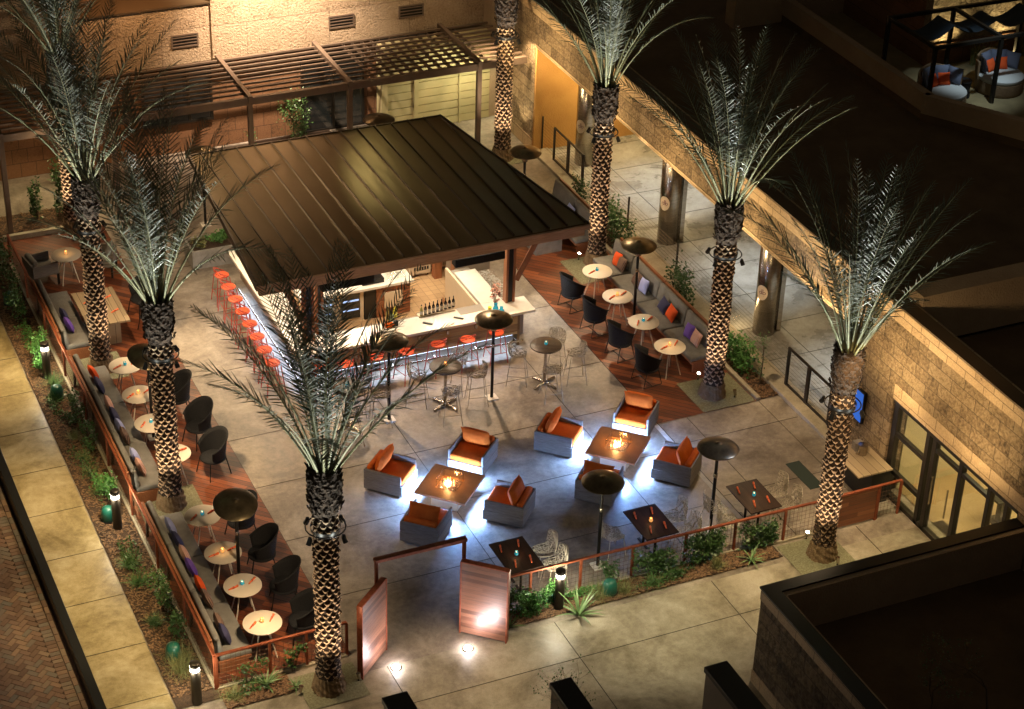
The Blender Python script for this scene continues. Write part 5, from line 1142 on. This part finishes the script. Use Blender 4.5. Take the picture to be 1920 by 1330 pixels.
# ================================================================== FENCES, GATE, ENTRY PORTAL
def fence(pts, h, lab, zc=0, kerb=True):
    t = thing('mesh_fence', lab, 'fence', (pts[0][0], pts[0][1], 0)); o = t.location
    for x, y in pts: m = M(o); m.bar((x, y, 0), (x, y, h-.02), .05, .05); m.build('post', 'rust', t, bevel=.004)
    r = M(o); w = M(o); kk = M(o)
    a, c = pts[0], pts[-1]; r.bar((a[0], a[1], h), (c[0], c[1], h), .055, .04)
    for a, c in zip(pts, pts[1:]):
        A_ = Vector((a[0], a[1], 0)); C = Vector((c[0], c[1], 0)); d = (C-A_).normalized(); L = (C-A_).length; n = int(L/.1)
        for k in range(1, n+1): p = A_+d*(L*k/(n+1)); w.tube([p+Vector((0, 0, .06)), p+Vector((0, 0, h))], .0035, 3)
        for z in [.07+.1*i for i in range(int((h-.07)/.1)+1)]: w.tube([A_+Vector((0, 0, z)), C+Vector((0, 0, z))], .0035, 3)
        if kerb: kk.bar(A_+Vector((0, 0, .03)), C+Vector((0, 0, .03)), .09, .055)
    r.build('top_rail', 'rust', t, bevel=.004); w.build('wire_grid', 'wire', t)
    if kerb: kk.build('footing', 'curbc', t)
HF = .82
fence([(7.42, 28.18)]+[(7.42, 28.18+1.95*k) for k in range(1, 10)], HF, 'long rust red mesh fence along the left planting strip')
fence([(7.45, 28.17), (8.48, 28.17), (9.2, 28.17), (10.0, 28.17)], HF, 'rust red mesh fence running behind the front palm')
fence([(13.0, 28.3), (13.88, 28.3), (14.98, 28.3), (16.14, 28.3), (17.35, 28.3), (18.5, 28.3), (19.62, 28.2), (20.7, 28.2)], HF, 'rust red mesh fence behind the front planting bed')
t = thing('wooden_gate', 'horizontal board wooden gate with red frame right of the near right palm', 'gate', (20.75, 28.15, 0)); q = M()
gp = planks('gate_boards', [(.09, .03, .014), (.2, .07, .03), (.28, .11, .05)], .11, 0, .4, .05, 'XZ')
M().box(.05, 1.05, -.02, .02, .06, .83).build('board_panel', gp, t); q = M(); q.bar((0, 0, 0), (0, 0, .88), .05, .05); q.bar((1.09, 0, 0), (1.09, 0, .86), .05, .05); q.bar((-.02, 0, .87), (1.12, 0, .87), .07, .04); q.build('gate_frame', 'rust', t, bevel=.004)
fence([(21.88, 28.17), (22.42, 28.17)], HF+.04, 'short rust red mesh fence piece beside the glass doors', kerb=False)
# entry panels and portal
ep = planks('entry_boards', [(.05, .022, .014), (.17, .07, .04), (.26, .12, .07), (.09, .04, .025)], .085, 0, .38, .04, 'XZ')
def panel(a, c, h, lab):
    a = Vector((a[0], a[1], 0)); c = Vector((c[0], c[1], 0)); L = (c-a).length; rz = math.atan2(c.y-a.y, c.x-a.x)
    t = thing('entry_wall', lab, 'wall', a, rz, 'wood entry walls'); M().box(.03, L-.03, -.045, .045, .03, h-.02).build('board_face', ep, t)
    q = M(); q.box(0, .03, -.06, .06, 0, h); q.box(L-.03, L, -.06, .06, 0, h); q.box(0.03, L-.03, -.06, .06, h-.02, h+.01); q.build('steel_edge', 'rust', t, bevel=.003)
panel((10.0, 27.45), (10.74, 28.1), 1.72, 'left wooden entry wall at the front gateway'); panel((12.28, 28.05), (13.0, 27.4), 1.72, 'right wooden entry wall at the front gateway, brightly lit')
t = thing('entry_portal', 'rust red steel beam portal spanning the front gateway', 'portal', (10.6, 28.15, 0)); q = M()
M().bar((0, 0, 0), (0, 0, 2.08), .06, .06).build('post', 'rust', t, bevel=.004); M().bar((1.78, 0, 0), (1.78, 0, 2.08), .06, .06).build('post', 'rust', t, bevel=.004); q = M(); q.bar((-.04, 0, 2.12), (1.82, 0, 2.12), .12, .07); q.build('beam', 'rust', t, bevel=.004)
# ================================================================== PLANTERS, PLANTS
def planterbox(x, y, w, d, h, lab):
    t = thing('concrete_planter', lab, 'planter', (x, y, 0), 0, 'board marked concrete planters'); q = M()
    q.box(0, w, 0, .06, 0, h); q.box(0, w, d-.06, d, 0, h); q.box(0, .06, .06, d-.06, 0, h); q.box(w-.06, w, .06, d-.06, 0, h); q.build('box', mat('cast_concrete', (.2, .19, .17), .7, col2=(.3, .285, .26), scale=4), t)
    q = M(); q.box(.06, w-.06, .06, d-.06, h-.08, h-.05); q.build('soil', 'soil', t)
planterbox(11.6, 43.75, 2.2, .8, .5, 'long concrete planter beside the left end of the pavilion')
planterbox(20.0, 41.3, .75, .6, .55, 'small concrete planter under the right eave of the pavilion')
def leafclump(loc, rx, ry, rz, n, m_, size, lab, cat='shrub', grp=None, z0=0, name='shrub', stems=6, seed=1):
    rnd = random.Random(seed); t = thing(name, lab, cat, loc, 0, grp); q = M(); s_ = M()
    cl = [(rnd.uniform(-.7, .7)*rx, rnd.uniform(-.7, .7)*ry, z0+rz*rnd.uniform(.3, 1.6), rnd.uniform(.25, .55)) for _ in range(max(5, n//45))]
    for k in range(n):
        c = rnd.choice(cl); a, b_ = rnd.uniform(0, 6.28), rnd.uniform(-1, 1); r = c[3]*rnd.random()**.4
        p = Vector((c[0]+r*rx*math.cos(a), c[1]+r*ry*math.sin(a), max(.02, c[2]+r*rz*b_)))
        d = Vector((rnd.uniform(-1, 1), rnd.uniform(-1, 1), rnd.uniform(-.5, 1))).normalized(); l = size*rnd.uniform(.7, 1.3); sd = d.cross(Vector((rnd.uniform(-1, 1), rnd.uniform(-1, 1), rnd.uniform(.2, 1)))).normalized()*l*.3
        q.add([p, p+d*l*.5+sd, p+d*l, p+d*l*.5-sd], [(0, 1, 2, 3)])
    for c in cl[:max(3, stems)]: s_.tube([(c[0]*.15, c[1]*.15, 0), (c[0]*.5, c[1]*.6, c[2]*.5), (c[0], c[1], c[2])], [.01, .007, .003], 4)
    s_.build('stem', 'twig', t); q.build('foliage', m_, t); return t
def grassclump(c, r, h, n, m_, lab, seed, grp='ornamental grass clumps'):
    rnd = random.Random(seed); t = thing('grass_clump', lab, 'plant', c, 0, grp); q = M()
    for _ in range(n):
        a = rnd.uniform(0, 6.28); ln = h*rnd.uniform(.6, 1.15); lean = rnd.uniform(.1, 1.1); p = Vector((rnd.gauss(0, r*.2), rnd.gauss(0, r*.2), 0)); w = Vector((-math.sin(a), math.cos(a), 0))*.0045; P = [p]; d = Vector((math.cos(a)*lean, math.sin(a)*lean, 1)).normalized()
        for i in range(4): d = (d+Vector((math.cos(a)*.16*lean, math.sin(a)*.16*lean, -.2*lean))).normalized(); P.append(P[-1]+d*ln/4)
        vs = []; 
        for i, pp in enumerate(P): k = 1-i/5; vs += [pp-w*k, pp+w*k]
        q.add(vs, [(2*i, 2*i+1, 2*i+3, 2*i+2) for i in range(4)])
    q.build('blades', m_, t)
def agave(c, s, lab, seed, m_='agave'):
    rnd = random.Random(seed); t = thing('strappy_plant', lab, 'plant', c, 0, 'strap leaved plants'); q = M(); n = 17
    for k in range(n):
        a = k*2.4+rnd.uniform(-.3, .3); ln = s*rnd.uniform(.75, 1.1); el = rnd.uniform(.35, 1.1); d = Vector((math.cos(a)*math.cos(el), math.sin(a)*math.cos(el), math.sin(el))); w = Vector((-math.sin(a), math.cos(a), 0))*s*.038; P = [Vector((0, 0, .02))]
        for i in range(6): d = (d+Vector((0, 0, -.13*(1.2-el*.5)))).normalized(); P.append(P[-1]+d*ln/6)
        vs = []
        for i, pp in enumerate(P):
            k2 = [.7, 1, 1, .9, .7, .4, .05][i]; vs += [pp-w*k2, pp-Vector((0, 0, .012*k2)), pp+w*k2]
        q.add(vs, [(3*i+j, 3*i+j+1, 3*i+j+4, 3*i+j+3) for i in range(6) for j in range(2)])
    q.build('leaves', m_, t, smooth='all')
gc = [((375-33, 1262), .5, .42, 'grassy', 'pale ornamental grass clump left of the corner bollard'), ((333, 1240), .45, .36, 'grassy', 'small pale grass clump between the teal dome and the corner bollard'), ((437, 1308), .3, .3, 'grassy', 'pale grass clump in the front left bed'), ((244, 1062), .3, .3, 'grassg', 'green grass clump in the left strip below the second bollard'), ((258, 1095), .3, .28, 'grassg', 'darker grass clump in the left strip below another clump'), ((290, 1170), .25, .25, 'leafd', 'dark low grass clump in shadow above the teal dome'),
      ((173, 893), .25, .25, 'grassy', 'small yellow grass clump uphill of the green shrub by the second bollard'), ((185, 925), .2, .25, 'grassy', 'thin grass clump beside the second bollard'), ((160, 860), .22, .22, 'grassy', 'dim grass clump in the middle of the left strip'), ((140, 822), .22, .22, 'grassy', 'dim grass clump higher up the left strip'), ((102, 722), .3, .3, 'grassg', 'yellow green grass clump just below the farthest bollard'), ((106, 752), .3, .3, 'grassg', 'lit green grass clump in front of the pale dome'),
      ((1120, 1120), .5, .4, 'grassy', 'tall wispy grass clump left of the teal dome in the front bed'), ((1170, 1110), .45, .32, 'grassy', 'wispy grass clump right of the teal dome in the front bed'), ((1225, 1095), .35, .3, 'grassg', 'grass clump right of centre in the front bed'), ((1266, 1080), .25, .25, 'leafd', 'dark grass clump in the shadow of the front bed'), ((1345, 1063), .2, .25, 'grassy', 'small reddish grass clump near the right end of the front bed')]
for i, ((px, py), r, h, mm, lab) in enumerate(gc): grassclump(at(px, py, .02), r, h*1.15, 150, mm, lab, 50+i)
for i, ((px, py), s_, lab) in enumerate([((1085, 1155), .62, 'large strappy plant right of the front bollard'), ((1408, 1052), .42, 'strappy plant at the right end of the front bed'), ((955, 1178), .36, 'strappy plant beside the lit entry panel'), ((500, 1285), .45, 'strappy plant in the bed left of the front palm'), ((555, 1290), .25, 'small strappy plant at the edge of the front palm pad')]): agave(at(px, py, .02), s_, lab, 70+i)
sh = [((7.05, 41.0), .26, .5, .28, 420, 'leafg', .06, 'bright green bushy ground cover above the farthest bollard'), ((6.95, 40.3), .2, .3, .2, 260, 'leafg', .06, 'small bright green shrub just behind the farthest bollard'), ((6.95, 42.9), .25, .7, .5, 400, 'leafd', .07, 'dark leafy shrub at the far end of the left strip'), ((7.0, 45.0), .3, .9, .5, 450, 'leafd', .07, 'dark shrub against the fence by the square armchair'),
      ((7.12, 34.95), .24, .42, .24, 480, 'leafg', .055, 'bright green leafy shrub above the second bollard'), ((7.2, 38.0), .18, .5, .4, 260, 'leafd', .06, 'dark climbing shrub on the left fence, upper part'), ((7.2, 36.9), .18, .4, .3, 200, 'leafd', .06, 'dark climbing shrub on the left fence, middle part'), ((7.15, 31.0), .2, .6, .4, 320, 'leafd', .06, 'dark shrub on the left fence in front of the nearest bench'), ((7.2, 29.9), .18, .4, .3, 200, 'leafd', .06, 'dark shrub above the teal dome on the left fence'),
      ((22.25, 37.7), .22, .7, .55, 620, 'leafd', .075, 'leafy green shrub between the steel columns behind the right bench'), ((22.2, 41.2), .3, .8, .6, 760, 'leafd', .08, 'large dark shrub behind the palm by the pavilion roof'), ((22.22, 34.6), .24, .62, .38, 900, 'leafg', .07, 'bright green shrub right of the palm at the long bench'), ((22.2, 43.1), .2, .5, .6, 260, 'leafd', .07, 'dark shrub left of the palm trunk near the gates'),
      ((13.75, 28.02), .32, .16, .26, 420, 'leafg', .06, 'green leafy shrub between the entry panel and the front bollard'), ((14.35, 28.15), .25, .12, .24, 320, 'leafg', .055, 'lit green shrub behind the front bollard'), ((13.3, 28.15), .22, .12, .22, 200, 'leafd', .06, 'dark shrub climbing the fence beside the entry panel'), ((16.6, 28.2), .55, .1, .3, 420, 'leafd', .07, 'dark climber spreading on the front fence, left part'), ((17.75, 28.2), .5, .12, .34, 650, 'leafd', .07, 'dense climber on the front fence below the second heater'), ((19.0, 28.2), .45, .1, .34, 420, 'leafd', .07, 'climber on the front fence near the right palm'), ((15.6, 28.25), .25, .08, .3, 130, 'leafd', .06, 'thin climber on the front fence behind the heater pole'),
      ((8.0, 28.1), .45, .08, .3, 110, 'leafd', .06, 'thin vine on the mesh fence beside the corner bollard'), ((8.9, 28.12), .3, .08, .32, 110, 'leafd', .07, 'leafy vine on the mesh fence left of the front palm'),
      ((16.4, 49.9), .5, .25, .75, 700, 'leafd', .07, 'tall leafy shrub under the pergola behind the pavilion roof'), ((8.55, 47.7), .16, .16, .6, 330, 'leafd', .07, 'slim columnar shrub in the back bed'), ((9.3, 47.7), .3, .3, .8, 420, 'leafd', .08, 'dark bushy shrub in the back bed behind the palm fronds'), ((15.1, 49.9), .2, .2, .3, 80, 'leafd', .06, 'small sapling under the pergola left of the tall shrub'),
      ((12.4, 44.15), .4, .3, .2, 260, 'leafg', .07, 'green leafy plant filling the long concrete planter'), ((11.95, 44.1), .25, .25, .14, 160, 'pebb', .06, 'silvery plant at the left end of the long planter')]
for i, ((x, y), rx, ry, rz, n, mm, sz, lab) in enumerate(sh):
    n = int(n*(3.0 if y < 29 and x > 12 else 1.9)); rz *= 1.15
    z = .42 if 'planter' in lab else .02
    leafclump((x, y, z), rx, ry, rz, n, mm if mm != 'pebb' else 'grassy', sz, lab, seed=90+i, name='vine' if 'vine' in lab or 'climber' in lab else 'shrub', cat='vine' if 'vine' in lab or 'climber' in lab else 'shrub')
for i, (x, y, w_, d_, n_, lab) in enumerate([(13.7, 28.0, .6, .2, 420, 'low green ground cover in the bed beside the entry wall'), (15.0, 28.05, .7, .18, 420, 'low green ground cover between the front bollard and the teal dome'), (16.6, 27.98, .8, .16, 380, 'low dark ground cover in the middle of the front bed'), (6.95, 35.6, .22, 1.2, 500, 'low ground cover in the left strip beyond the second bollard'), (6.95, 38.6, .22, .9, 400, 'low ground cover in the left strip below the farthest bollard'), (7.0, 32.4, .22, 1.0, 420, 'low ground cover in the left strip before the second bollard'), (7.0, 41.8, .25, 1.0, 500, 'low bright ground cover in the far left strip'), (7.9, 27.9, .5, .15, 200, 'low ground cover in the bed at the corner bollard')]):
    leafclump((x, y, .02), w_, d_, .09, n_, 'leafg' if i in (0, 1, 6) else 'leafd', .055, lab, cat='ground cover', name='ground_cover', seed=300+i)
q_ = gx(1150, 232, 25.9); t = thing('lit_window', 'small yellow lit window at the far end of the covered arcade', 'window', (25.93, q_.y, q_.z)); M().box(-.02, .0, -.55, .75, -.35, .45).build('pane', emis('arcade_window', (1, .62, .12), .9), t); M().box(-.03, .01, -.6, .8, -.42, -.35).build('sill', 'dark', t)
a_, c_ = at(1760, 597, 3.62), at(1925, 559, 3.62); q = M(); q.tube([a_, c_], .02, 6); tag(q.build('roof_conduit', 'pebb'), 'thin pale conduit running across the dark lower roof at right', 'conduit')
# slim sapling before the nearest steel column
t = thing('sapling', 'slim young tree with sparse leaves in front of the nearest steel column', 'tree', (22.3, 33.75, .02)); q = M(); q.tube([(0, 0, 0), (.02, 0, .6), (0, .02, 1.3)], [.02, .014, .005], 5); q.build('trunk', 'twig', t); q = M()
for _ in range(110):
    z = random.uniform(.2, 1.35); a = random.uniform(0, 6.28); r = random.uniform(.02, .14); p = Vector((r*math.cos(a), r*math.sin(a), z)); d = Vector((random.uniform(-1, 1), random.uniform(-1, 1), random.uniform(-.3, 1))).normalized()*.06; s_ = d.cross(Vector((0, 0, 1))).normalized()*.018; q.add([p, p+d*.5+s_, p+d, p+d*.5-s_], [(0, 1, 2, 3)])
q.build('crown', 'leafd', t)
# bare twiggy vines
def branches(loc, H_, sp, lab, name, cat, seed, depth=4, leaves=90, droop=0):
    rnd = random.Random(seed); t = thing(name, lab, cat, loc); q = M(); lf = M()
    def grow(p, d, l, r, dep):
        P = [p]; 
        for i in range(3): d = (d+Vector((rnd.uniform(-.3, .3), rnd.uniform(-.3, .3), rnd.uniform(-.15, .15)-droop))).normalized(); P.append(P[-1]+d*l/3)
        q.tube(P, [r, r*.85, r*.7, r*.55], 4)
        if dep == 0:
            for _ in range(3):
                pp = P[rnd.randint(1, 3)]; dd = Vector((rnd.uniform(-1, 1), rnd.uniform(-1, 1), rnd.uniform(-1, 1))).normalized()*.045; s_ = dd.cross(Vector((.3, .2, 1))).normalized()*.012; lf.add([pp, pp+dd*.5+s_, pp+dd, pp+dd*.5-s_], [(0, 1, 2, 3)])
            return
        for k in range(rnd.choice((2, 3))): grow(P[-1] if k == 0 else P[2], (d+Vector((rnd.uniform(-sp, sp), rnd.uniform(-sp, sp), rnd.uniform(-.3, .4)))).normalized(), l*rnd.uniform(.6, .85), r*.6, dep-1)
    for _ in range(4 if droop else 1): grow(Vector((0, 0, 0)), Vector((rnd.uniform(-.6, .6) if droop else 0, rnd.uniform(-.6, .6) if droop else 0, 1)).normalized(), H_*.4, .022 if not droop else .006, depth)
    q.build('trunk' if not droop else 'stem', 'twig', t); lf.build('crown' if not droop else 'foliage', 'leafd', t)
c = at(1030, 1280, 2.2)
branches(Vector((c.x+.1, c.y-.3, 1.4)), 1.2, .9, 'bare twiggy vine spilling over the left of the middle stone pillar', 'vine', 'vine', 5, 3, droop=.02); branches(Vector((c.x+.55, c.y-.2, 1.4)), 1.2, .9, 'bare twiggy vine spilling over the right of the middle stone pillar', 'vine', 'vine', 9, 3, droop=.02)
for px, py, sd, lab in ((1850, 1330, 3, 'bare dark tree in the lower right corner, right one'), (1740, 1360, 5, 'bare dark tree in the lower right corner, left one')): c = at(px, py, 1.3); branches(c, 1.7, .8, lab, 'bare_tree', 'tree', sd, 5)
# ================================================================== BOLLARDS, DOMES, GROUND LAMPS
t = thing('bollard_light', 'x', 'bollard'); M().lathe([(.095, 0), (.095, .76)], 24).build('column', 'brz', t, smooth=True); M().lathe([(.075, .76), (.085, .77), (.085, .85), (.075, .86)], 24).build('lens', 'band', t, smooth=True); M().lathe([(.098, .86), (.098, .93), (.085, .945)], 24).build('cap', 'brz', t, smooth=True)
place_list(t, [((6.99, 27.95, .02), 0, 'bollard light at the bottom left fence corner'), ((7.03, 33.75, .02), 0, 'second bollard light up the left planting strip'), ((7.03, 40.0, .02), 0, 'farthest bollard light in the left planting strip'), ((14.36, 27.95, .02), 0, 'bollard light in the front bed')], 'bronze bollard lights')
BOL = [(6.99, 27.95), (7.03, 33.75), (7.03, 40.0), (14.36, 27.95)]
t = thing('garden_speaker', 'x', 'speaker'); M().lathe([(.13, 0), (.15, .05), (.145, .2), (.12, .29), (.06, .33), (0, .335)], 24, cap=False).build('dome', 'teal', t, smooth=True); M().lathe([(.17, 0), (.17, .03)], 20).build('base_ring', 'blk', t)
place_list(t, [((6.95, 29.35, .02), 0, 'teal dome speaker in the left strip near the corner bollard'), ((6.93, 34.1, .02), 0, 'dark teal dome speaker beside the second bollard'), ((7.04, 39.1, .02), 0, 'pale lit dome speaker below the farthest bollard'), ((15.5, 28.0, .02), 0, 'teal dome speaker in the front bed'), ((6.97, 43.7, .02), 0, 'dark dome speaker at the far end of the left strip')], 'dome speakers in the planting beds')
def bullet(x, y, to, lab, on=True, big=False):
    t = thing('ground_spotlight', lab, 'spotlight', (x, y, .02), 0, 'small ground spotlights'); d = (Vector(to)-Vector((x, y, .1))).normalized(); q = M(); q.tube([(0, 0, 0), (0, 0, .1)], .012, 6); q.build('stake', 'blk', t); q = M(); c = Vector((0, 0, .13)); q.tube([c-d*.08, c+d*.06], [.03, .045], 12); q.build('head', 'stl', t, smooth=True)
    if on: q = M(); q.tube([c+d*.061, c+d*.066], .036, 12); q.build('lens', 'bulb', t)
def inground(x, y, lab):
    t = thing('inground_light', lab, 'ground light', (x, y, .004), 0, 'bright in-ground lights'); M().lathe([(.1, 0), (.1, .012), (.085, .014)], 24).build('rim', 'stl', t, smooth=True); M().lathe([(.08, .014), (.06, .035), (0, .045)], 20, cap=False).build('lens', 'bulbc', t, smooth=True)
inground(10.74, 27.5, 'left bright in-ground light before the entry gateway'); inground(12.22, 27.5, 'right bright in-ground light before the entry gateway')
bullet(20.12, 28.08, (20.15, 27.5, 2.5), 'lit ground spotlight behind the near right palm base'); bullet(21.02, 34.42, (21.03, 33.8, 2.5), 'lit ground spotlight beside the long right bench end'); bullet(20.95, 40.7, (21.3, 40.4, 2.5), 'lit ground spotlight beside the palm at the pavilion eave')
bullet(8.83, 27.45, (9.38, 27.44, 2.5), 'small ground spotlight left of the front palm base', False); bullet(9.95, 27.4, (9.5, 27.44, 2.5), 'small ground spotlight between the front palm and entry panel', False); bullet(21.45, 33.45, (21.03, 33.8, 2.5), 'small ground spotlight right of the palm at the long bench', False); bullet(20.25, 27.08, (20.15, 27.5, 2.5), 'small dark ground spotlight in front of the near right palm', False)

# ================================================================== THE LAMPS' LIGHT
# in-ground lamps on the entry panels
spot((10.95, 27.35, .12), (10.35, 27.8, .95), 20, (1, .84, .85), 110, .8, .03); spot((12.25, 27.25, .12), (12.7, 27.75, .9), 17, (1, .82, .82), 110, .8, .03)
pt((10.74, 27.5, .12), 3.5, (1, .9, .95), .04); pt((12.22, 27.5, .12), 3.5, (1, .9, .95), .04)
# trunk uplights: two or three per palm, close to the ground
for i, ((x, y), lab, v, rot) in enumerate(palm_defs):
    near = i in (0, 1, 3)
    for dx, dy, p in ((-1.15, -.75, 95), (.75, -1.1, 95), (.2, 1.1, 22)):
        spot((x+dx, y+dy, .1), (x+dx*.0, y+dy*.0, 2.1), p*(1.1 if near else 1.0), (1, .76, .5), 44, .7, .04)
    # ring lamps: down and outwards over the paving
    k = {0: ((-1, .25, 110), (-.25, 1.3, 110), (1.0, -.8, 45)), 1: ((-1, 0, 110), (1.2, -.3, 150), (.8, 1, 160)), 2: ((-1, -.1, 110), (1.2, -.5, 160), (.9, .9, 130)), 3: ((-1.4, -.9, 70), (-1, 1.0, 40), (1.1, .3, 110)), 4: ((-1.2, .5, 90), (1.2, .2, 90), (.1, -1.5, 90)), 5: ((-1.2, -.2, 90), (1.3, .1, 80), (-.5, -1, 90)), 6: ((-1, -.6, 90), (1, .3, 80), (0, 1, 80)), 7: ((.4, 1, 60), (1, -.7, 60), (-.8, -.4, 60))}[i]
    for dx, dy, pw in k:
        spot((x+.42*dx/math.hypot(dx, dy), y+.42*dy/math.hypot(dx, dy), HC-1.38), (x+dx*2.0, y+dy*2.0, 0), pw, (1, .72, .42), 84, .75, .06)
    for a, rr in ((215, 2.3), (305, 2.3)):  # unseen cool spots added in mid air to light the fronds
        spot((x+rr*math.cos(R_(a)), y+rr*math.sin(R_(a)), 1.2), (x+.5*math.cos(R_(a)), y+.5*math.sin(R_(a)), HC+1.7), 330 if i != 7 else 120, (.95, 1, .9), 50, .6, .06)
# unseen blue spots added by the palm rings to widen the fire tables' glow
spot((9.8, 27.8, HC-1.3), (13.6, 32.0, 0), 60, (.2, .42, 1), 46, .9, .06); spot((20.6, 33.2, HC-1.3), (17.4, 31.6, 0), 50, (.2, .42, 1), 62, .9, .06); spot((19.8, 27.9, HC-1.3), (15.6, 30.8, 0), 50, (.22, .45, 1), 60, .9, .06)
# bollards
for x, y in BOL:
    for k in range(4): a = R_(45+90*k); pt((x+.13*math.cos(a), y+.13*math.sin(a), .8), 5, (1, .9, .66), .03)
# bar: lamps under the roof, LED strips under the counter lip
for x in (13.0, 15.0, 17.0):
    for y in (38.7, 40.9): area((x, y, ZR-.33), (x, y, 0), .5, .3, 16, (1, .84, .62))
for x in (13.4, 16.5): spot((x, 37.05, ZR-.32), (x+.35, 35.9, 0), 105, (1, .68, .42), 96, .8, .025)
for y in (38.2, 40.2, 42.0): spot((11.75, y, ZR-.3), (10.4, y-.3, 0), 42, (1, .8, .55), 100, .8, .05)
spot((18.3, 38.2, ZR-.3), (19.6, 37.2, 0), 60, (1, .8, .6), 100, .8, .05)
area((15.0, 37.41, .3), (15.0, 36.9, -.3), 5.2, .03, 12, (.6, .74, 1)); area((12.38, 39.9, .3), (11.8, 39.9, -.25), 4.6, .03, 10, (.55, .7, 1))
area((17.85, 38.6, .5), (18.9, 38.4, -.3), .1, 1.6, 16, (.7, .82, 1))
# arcade ceiling lamps, sconces and door interior
for y in (43.4, 38.3, 33.0): spot((24.9, y, 3.15), (24.9, y, 0), 120, (.8, .9, 1), 78, .9, .08)
for y in (45.6, 41.0, 36.0): spot((24.0, y, 3.15), (24.0, y, 0), 40, (1, .82, .52), 120, .9, .08)
area((24.2, 45.7, 3.15), (24.2, 46.5, 1), 2.6, .3, 42, (1, .74, .34))
spot((22.0, 47.6, .3), (22.5, 47.6, 3.2), 40, (1, .8, .45), 90, .9, .05)
pt((25.6, 44.0, 1.6), 10, (1, .8, .4), .08); pt((23.1, 36.2, .4), 2, (1, .7, .35), .05)
area((25.3, 26.5, 3.25), (25.3, 26.5, 0), 3, 3, 75, (1, .86, .5)); area((25.3, 22, 3.25), (25.3, 22, 0), 2, 2, 45, (1, .82, .5))
# facade wash from unseen spots added before the wall; walkway lamps
spot((19.6, 26.5, 5.2), (22.5, 27.5, 2.6), 95, (1, .68, .34), 110, .9, .15)
for yy, pw in ((45.5, 50), (42.2, 45), (38.6, 45), (35.4, 50), (31.6, 60), (28.6, 48), (25.8, 34)): spot((20.9, yy, 2.9), (22.5, yy+.4, 3.9), pw*2.1, (1, .72, .37), 130, .9, .08)
spot((20.5, 31.5, 4.6), (22.5, 30.3, 2.6), 50, (1, .7, .38), 110, .9, .15)
for (x, y), p, c_ in (((6.0, 31.2), 250, (1, .76, .38)), ((6.0, 35.2), 200, (1, .73, .36)), ((6.0, 40.5), 240, (1, .72, .34)), ((6.0, 28), 150, (1, .75, .38)), ((15.8, 26.6), 230, (1, .87, .56)), ((12, 26.3), 150, (1, .76, .46)), ((18.8, 27.0), 230, (1, .78, .44)), ((3.6, 30.0), 62, (1, .74, .5))):
    spot((x, y, 4.6), (x, y+.2, 0), p, c_, 60, 1, .15)
# back wall wash, storage wall, terrace
spot((15.6, 48.2, 8.2), (15.9, 50.2, 4.6), 2900, (1, .78, .58), 74, 1, .1); spot((12.2, 48.4, 7.4), (12.3, 50.3, 5), 300, (1, .6, .3), 90, 1, .1); spot((20, 47.8, 6.8), (20.2, 50.2, 3.6), 170, (1, .72, .42), 80, 1, .1)
spot((21.2, 48.4, 2.6), (20.6, 49.6, .8), 40, (1, .95, .6), 110, .8, .08); spot((22.0, 49.0, 2.5), (22.1, 49.3, 0), 30, (1, .95, .6), 100, .8, .06)
spot((9.0, 48.6, 2.6), (8.4, 48.4, 0), 60, (1, .78, .4), 110, .9, .1); spot((4.5, 48.6, 2.6), (4.5, 48.6, 0), 60, (1, .7, .35), 130, .9, .1); spot((13.5, 45.2, 4.6), (13.2, 45.6, 0), 90, (1, .74, .45), 90, 1, .1)
spot((17.2, 47.0, 7.5), (16.6, 41.4, 3.5), 70, (1, .86, .35), 34, 1, .1); spot((11.5, 48.6, 8.5), (12.8, 42.2, 3.5), 900, (1, .72, .4), 44, 1, .1); spot((13.5, 33.0, 5.0), (14.5, 38.2, 3.5), 12, (1, .72, .36), 100, 1, .1)  # unseen spots added overhead to brighten the pavilion roof
for px in (1778, 1888):
    q_ = gy(px, 100, YR-.3); spot((q_.x, YR-.5, 4.35), (q_.x+.05, YR, 6.0), 45, (1, .8, .4), 80, .8, .04)
spot((30.4, 36.5, 8.5), (30.6, 38.3, 4.4), 110, (.75, .9, 1), 44, .9, .08)
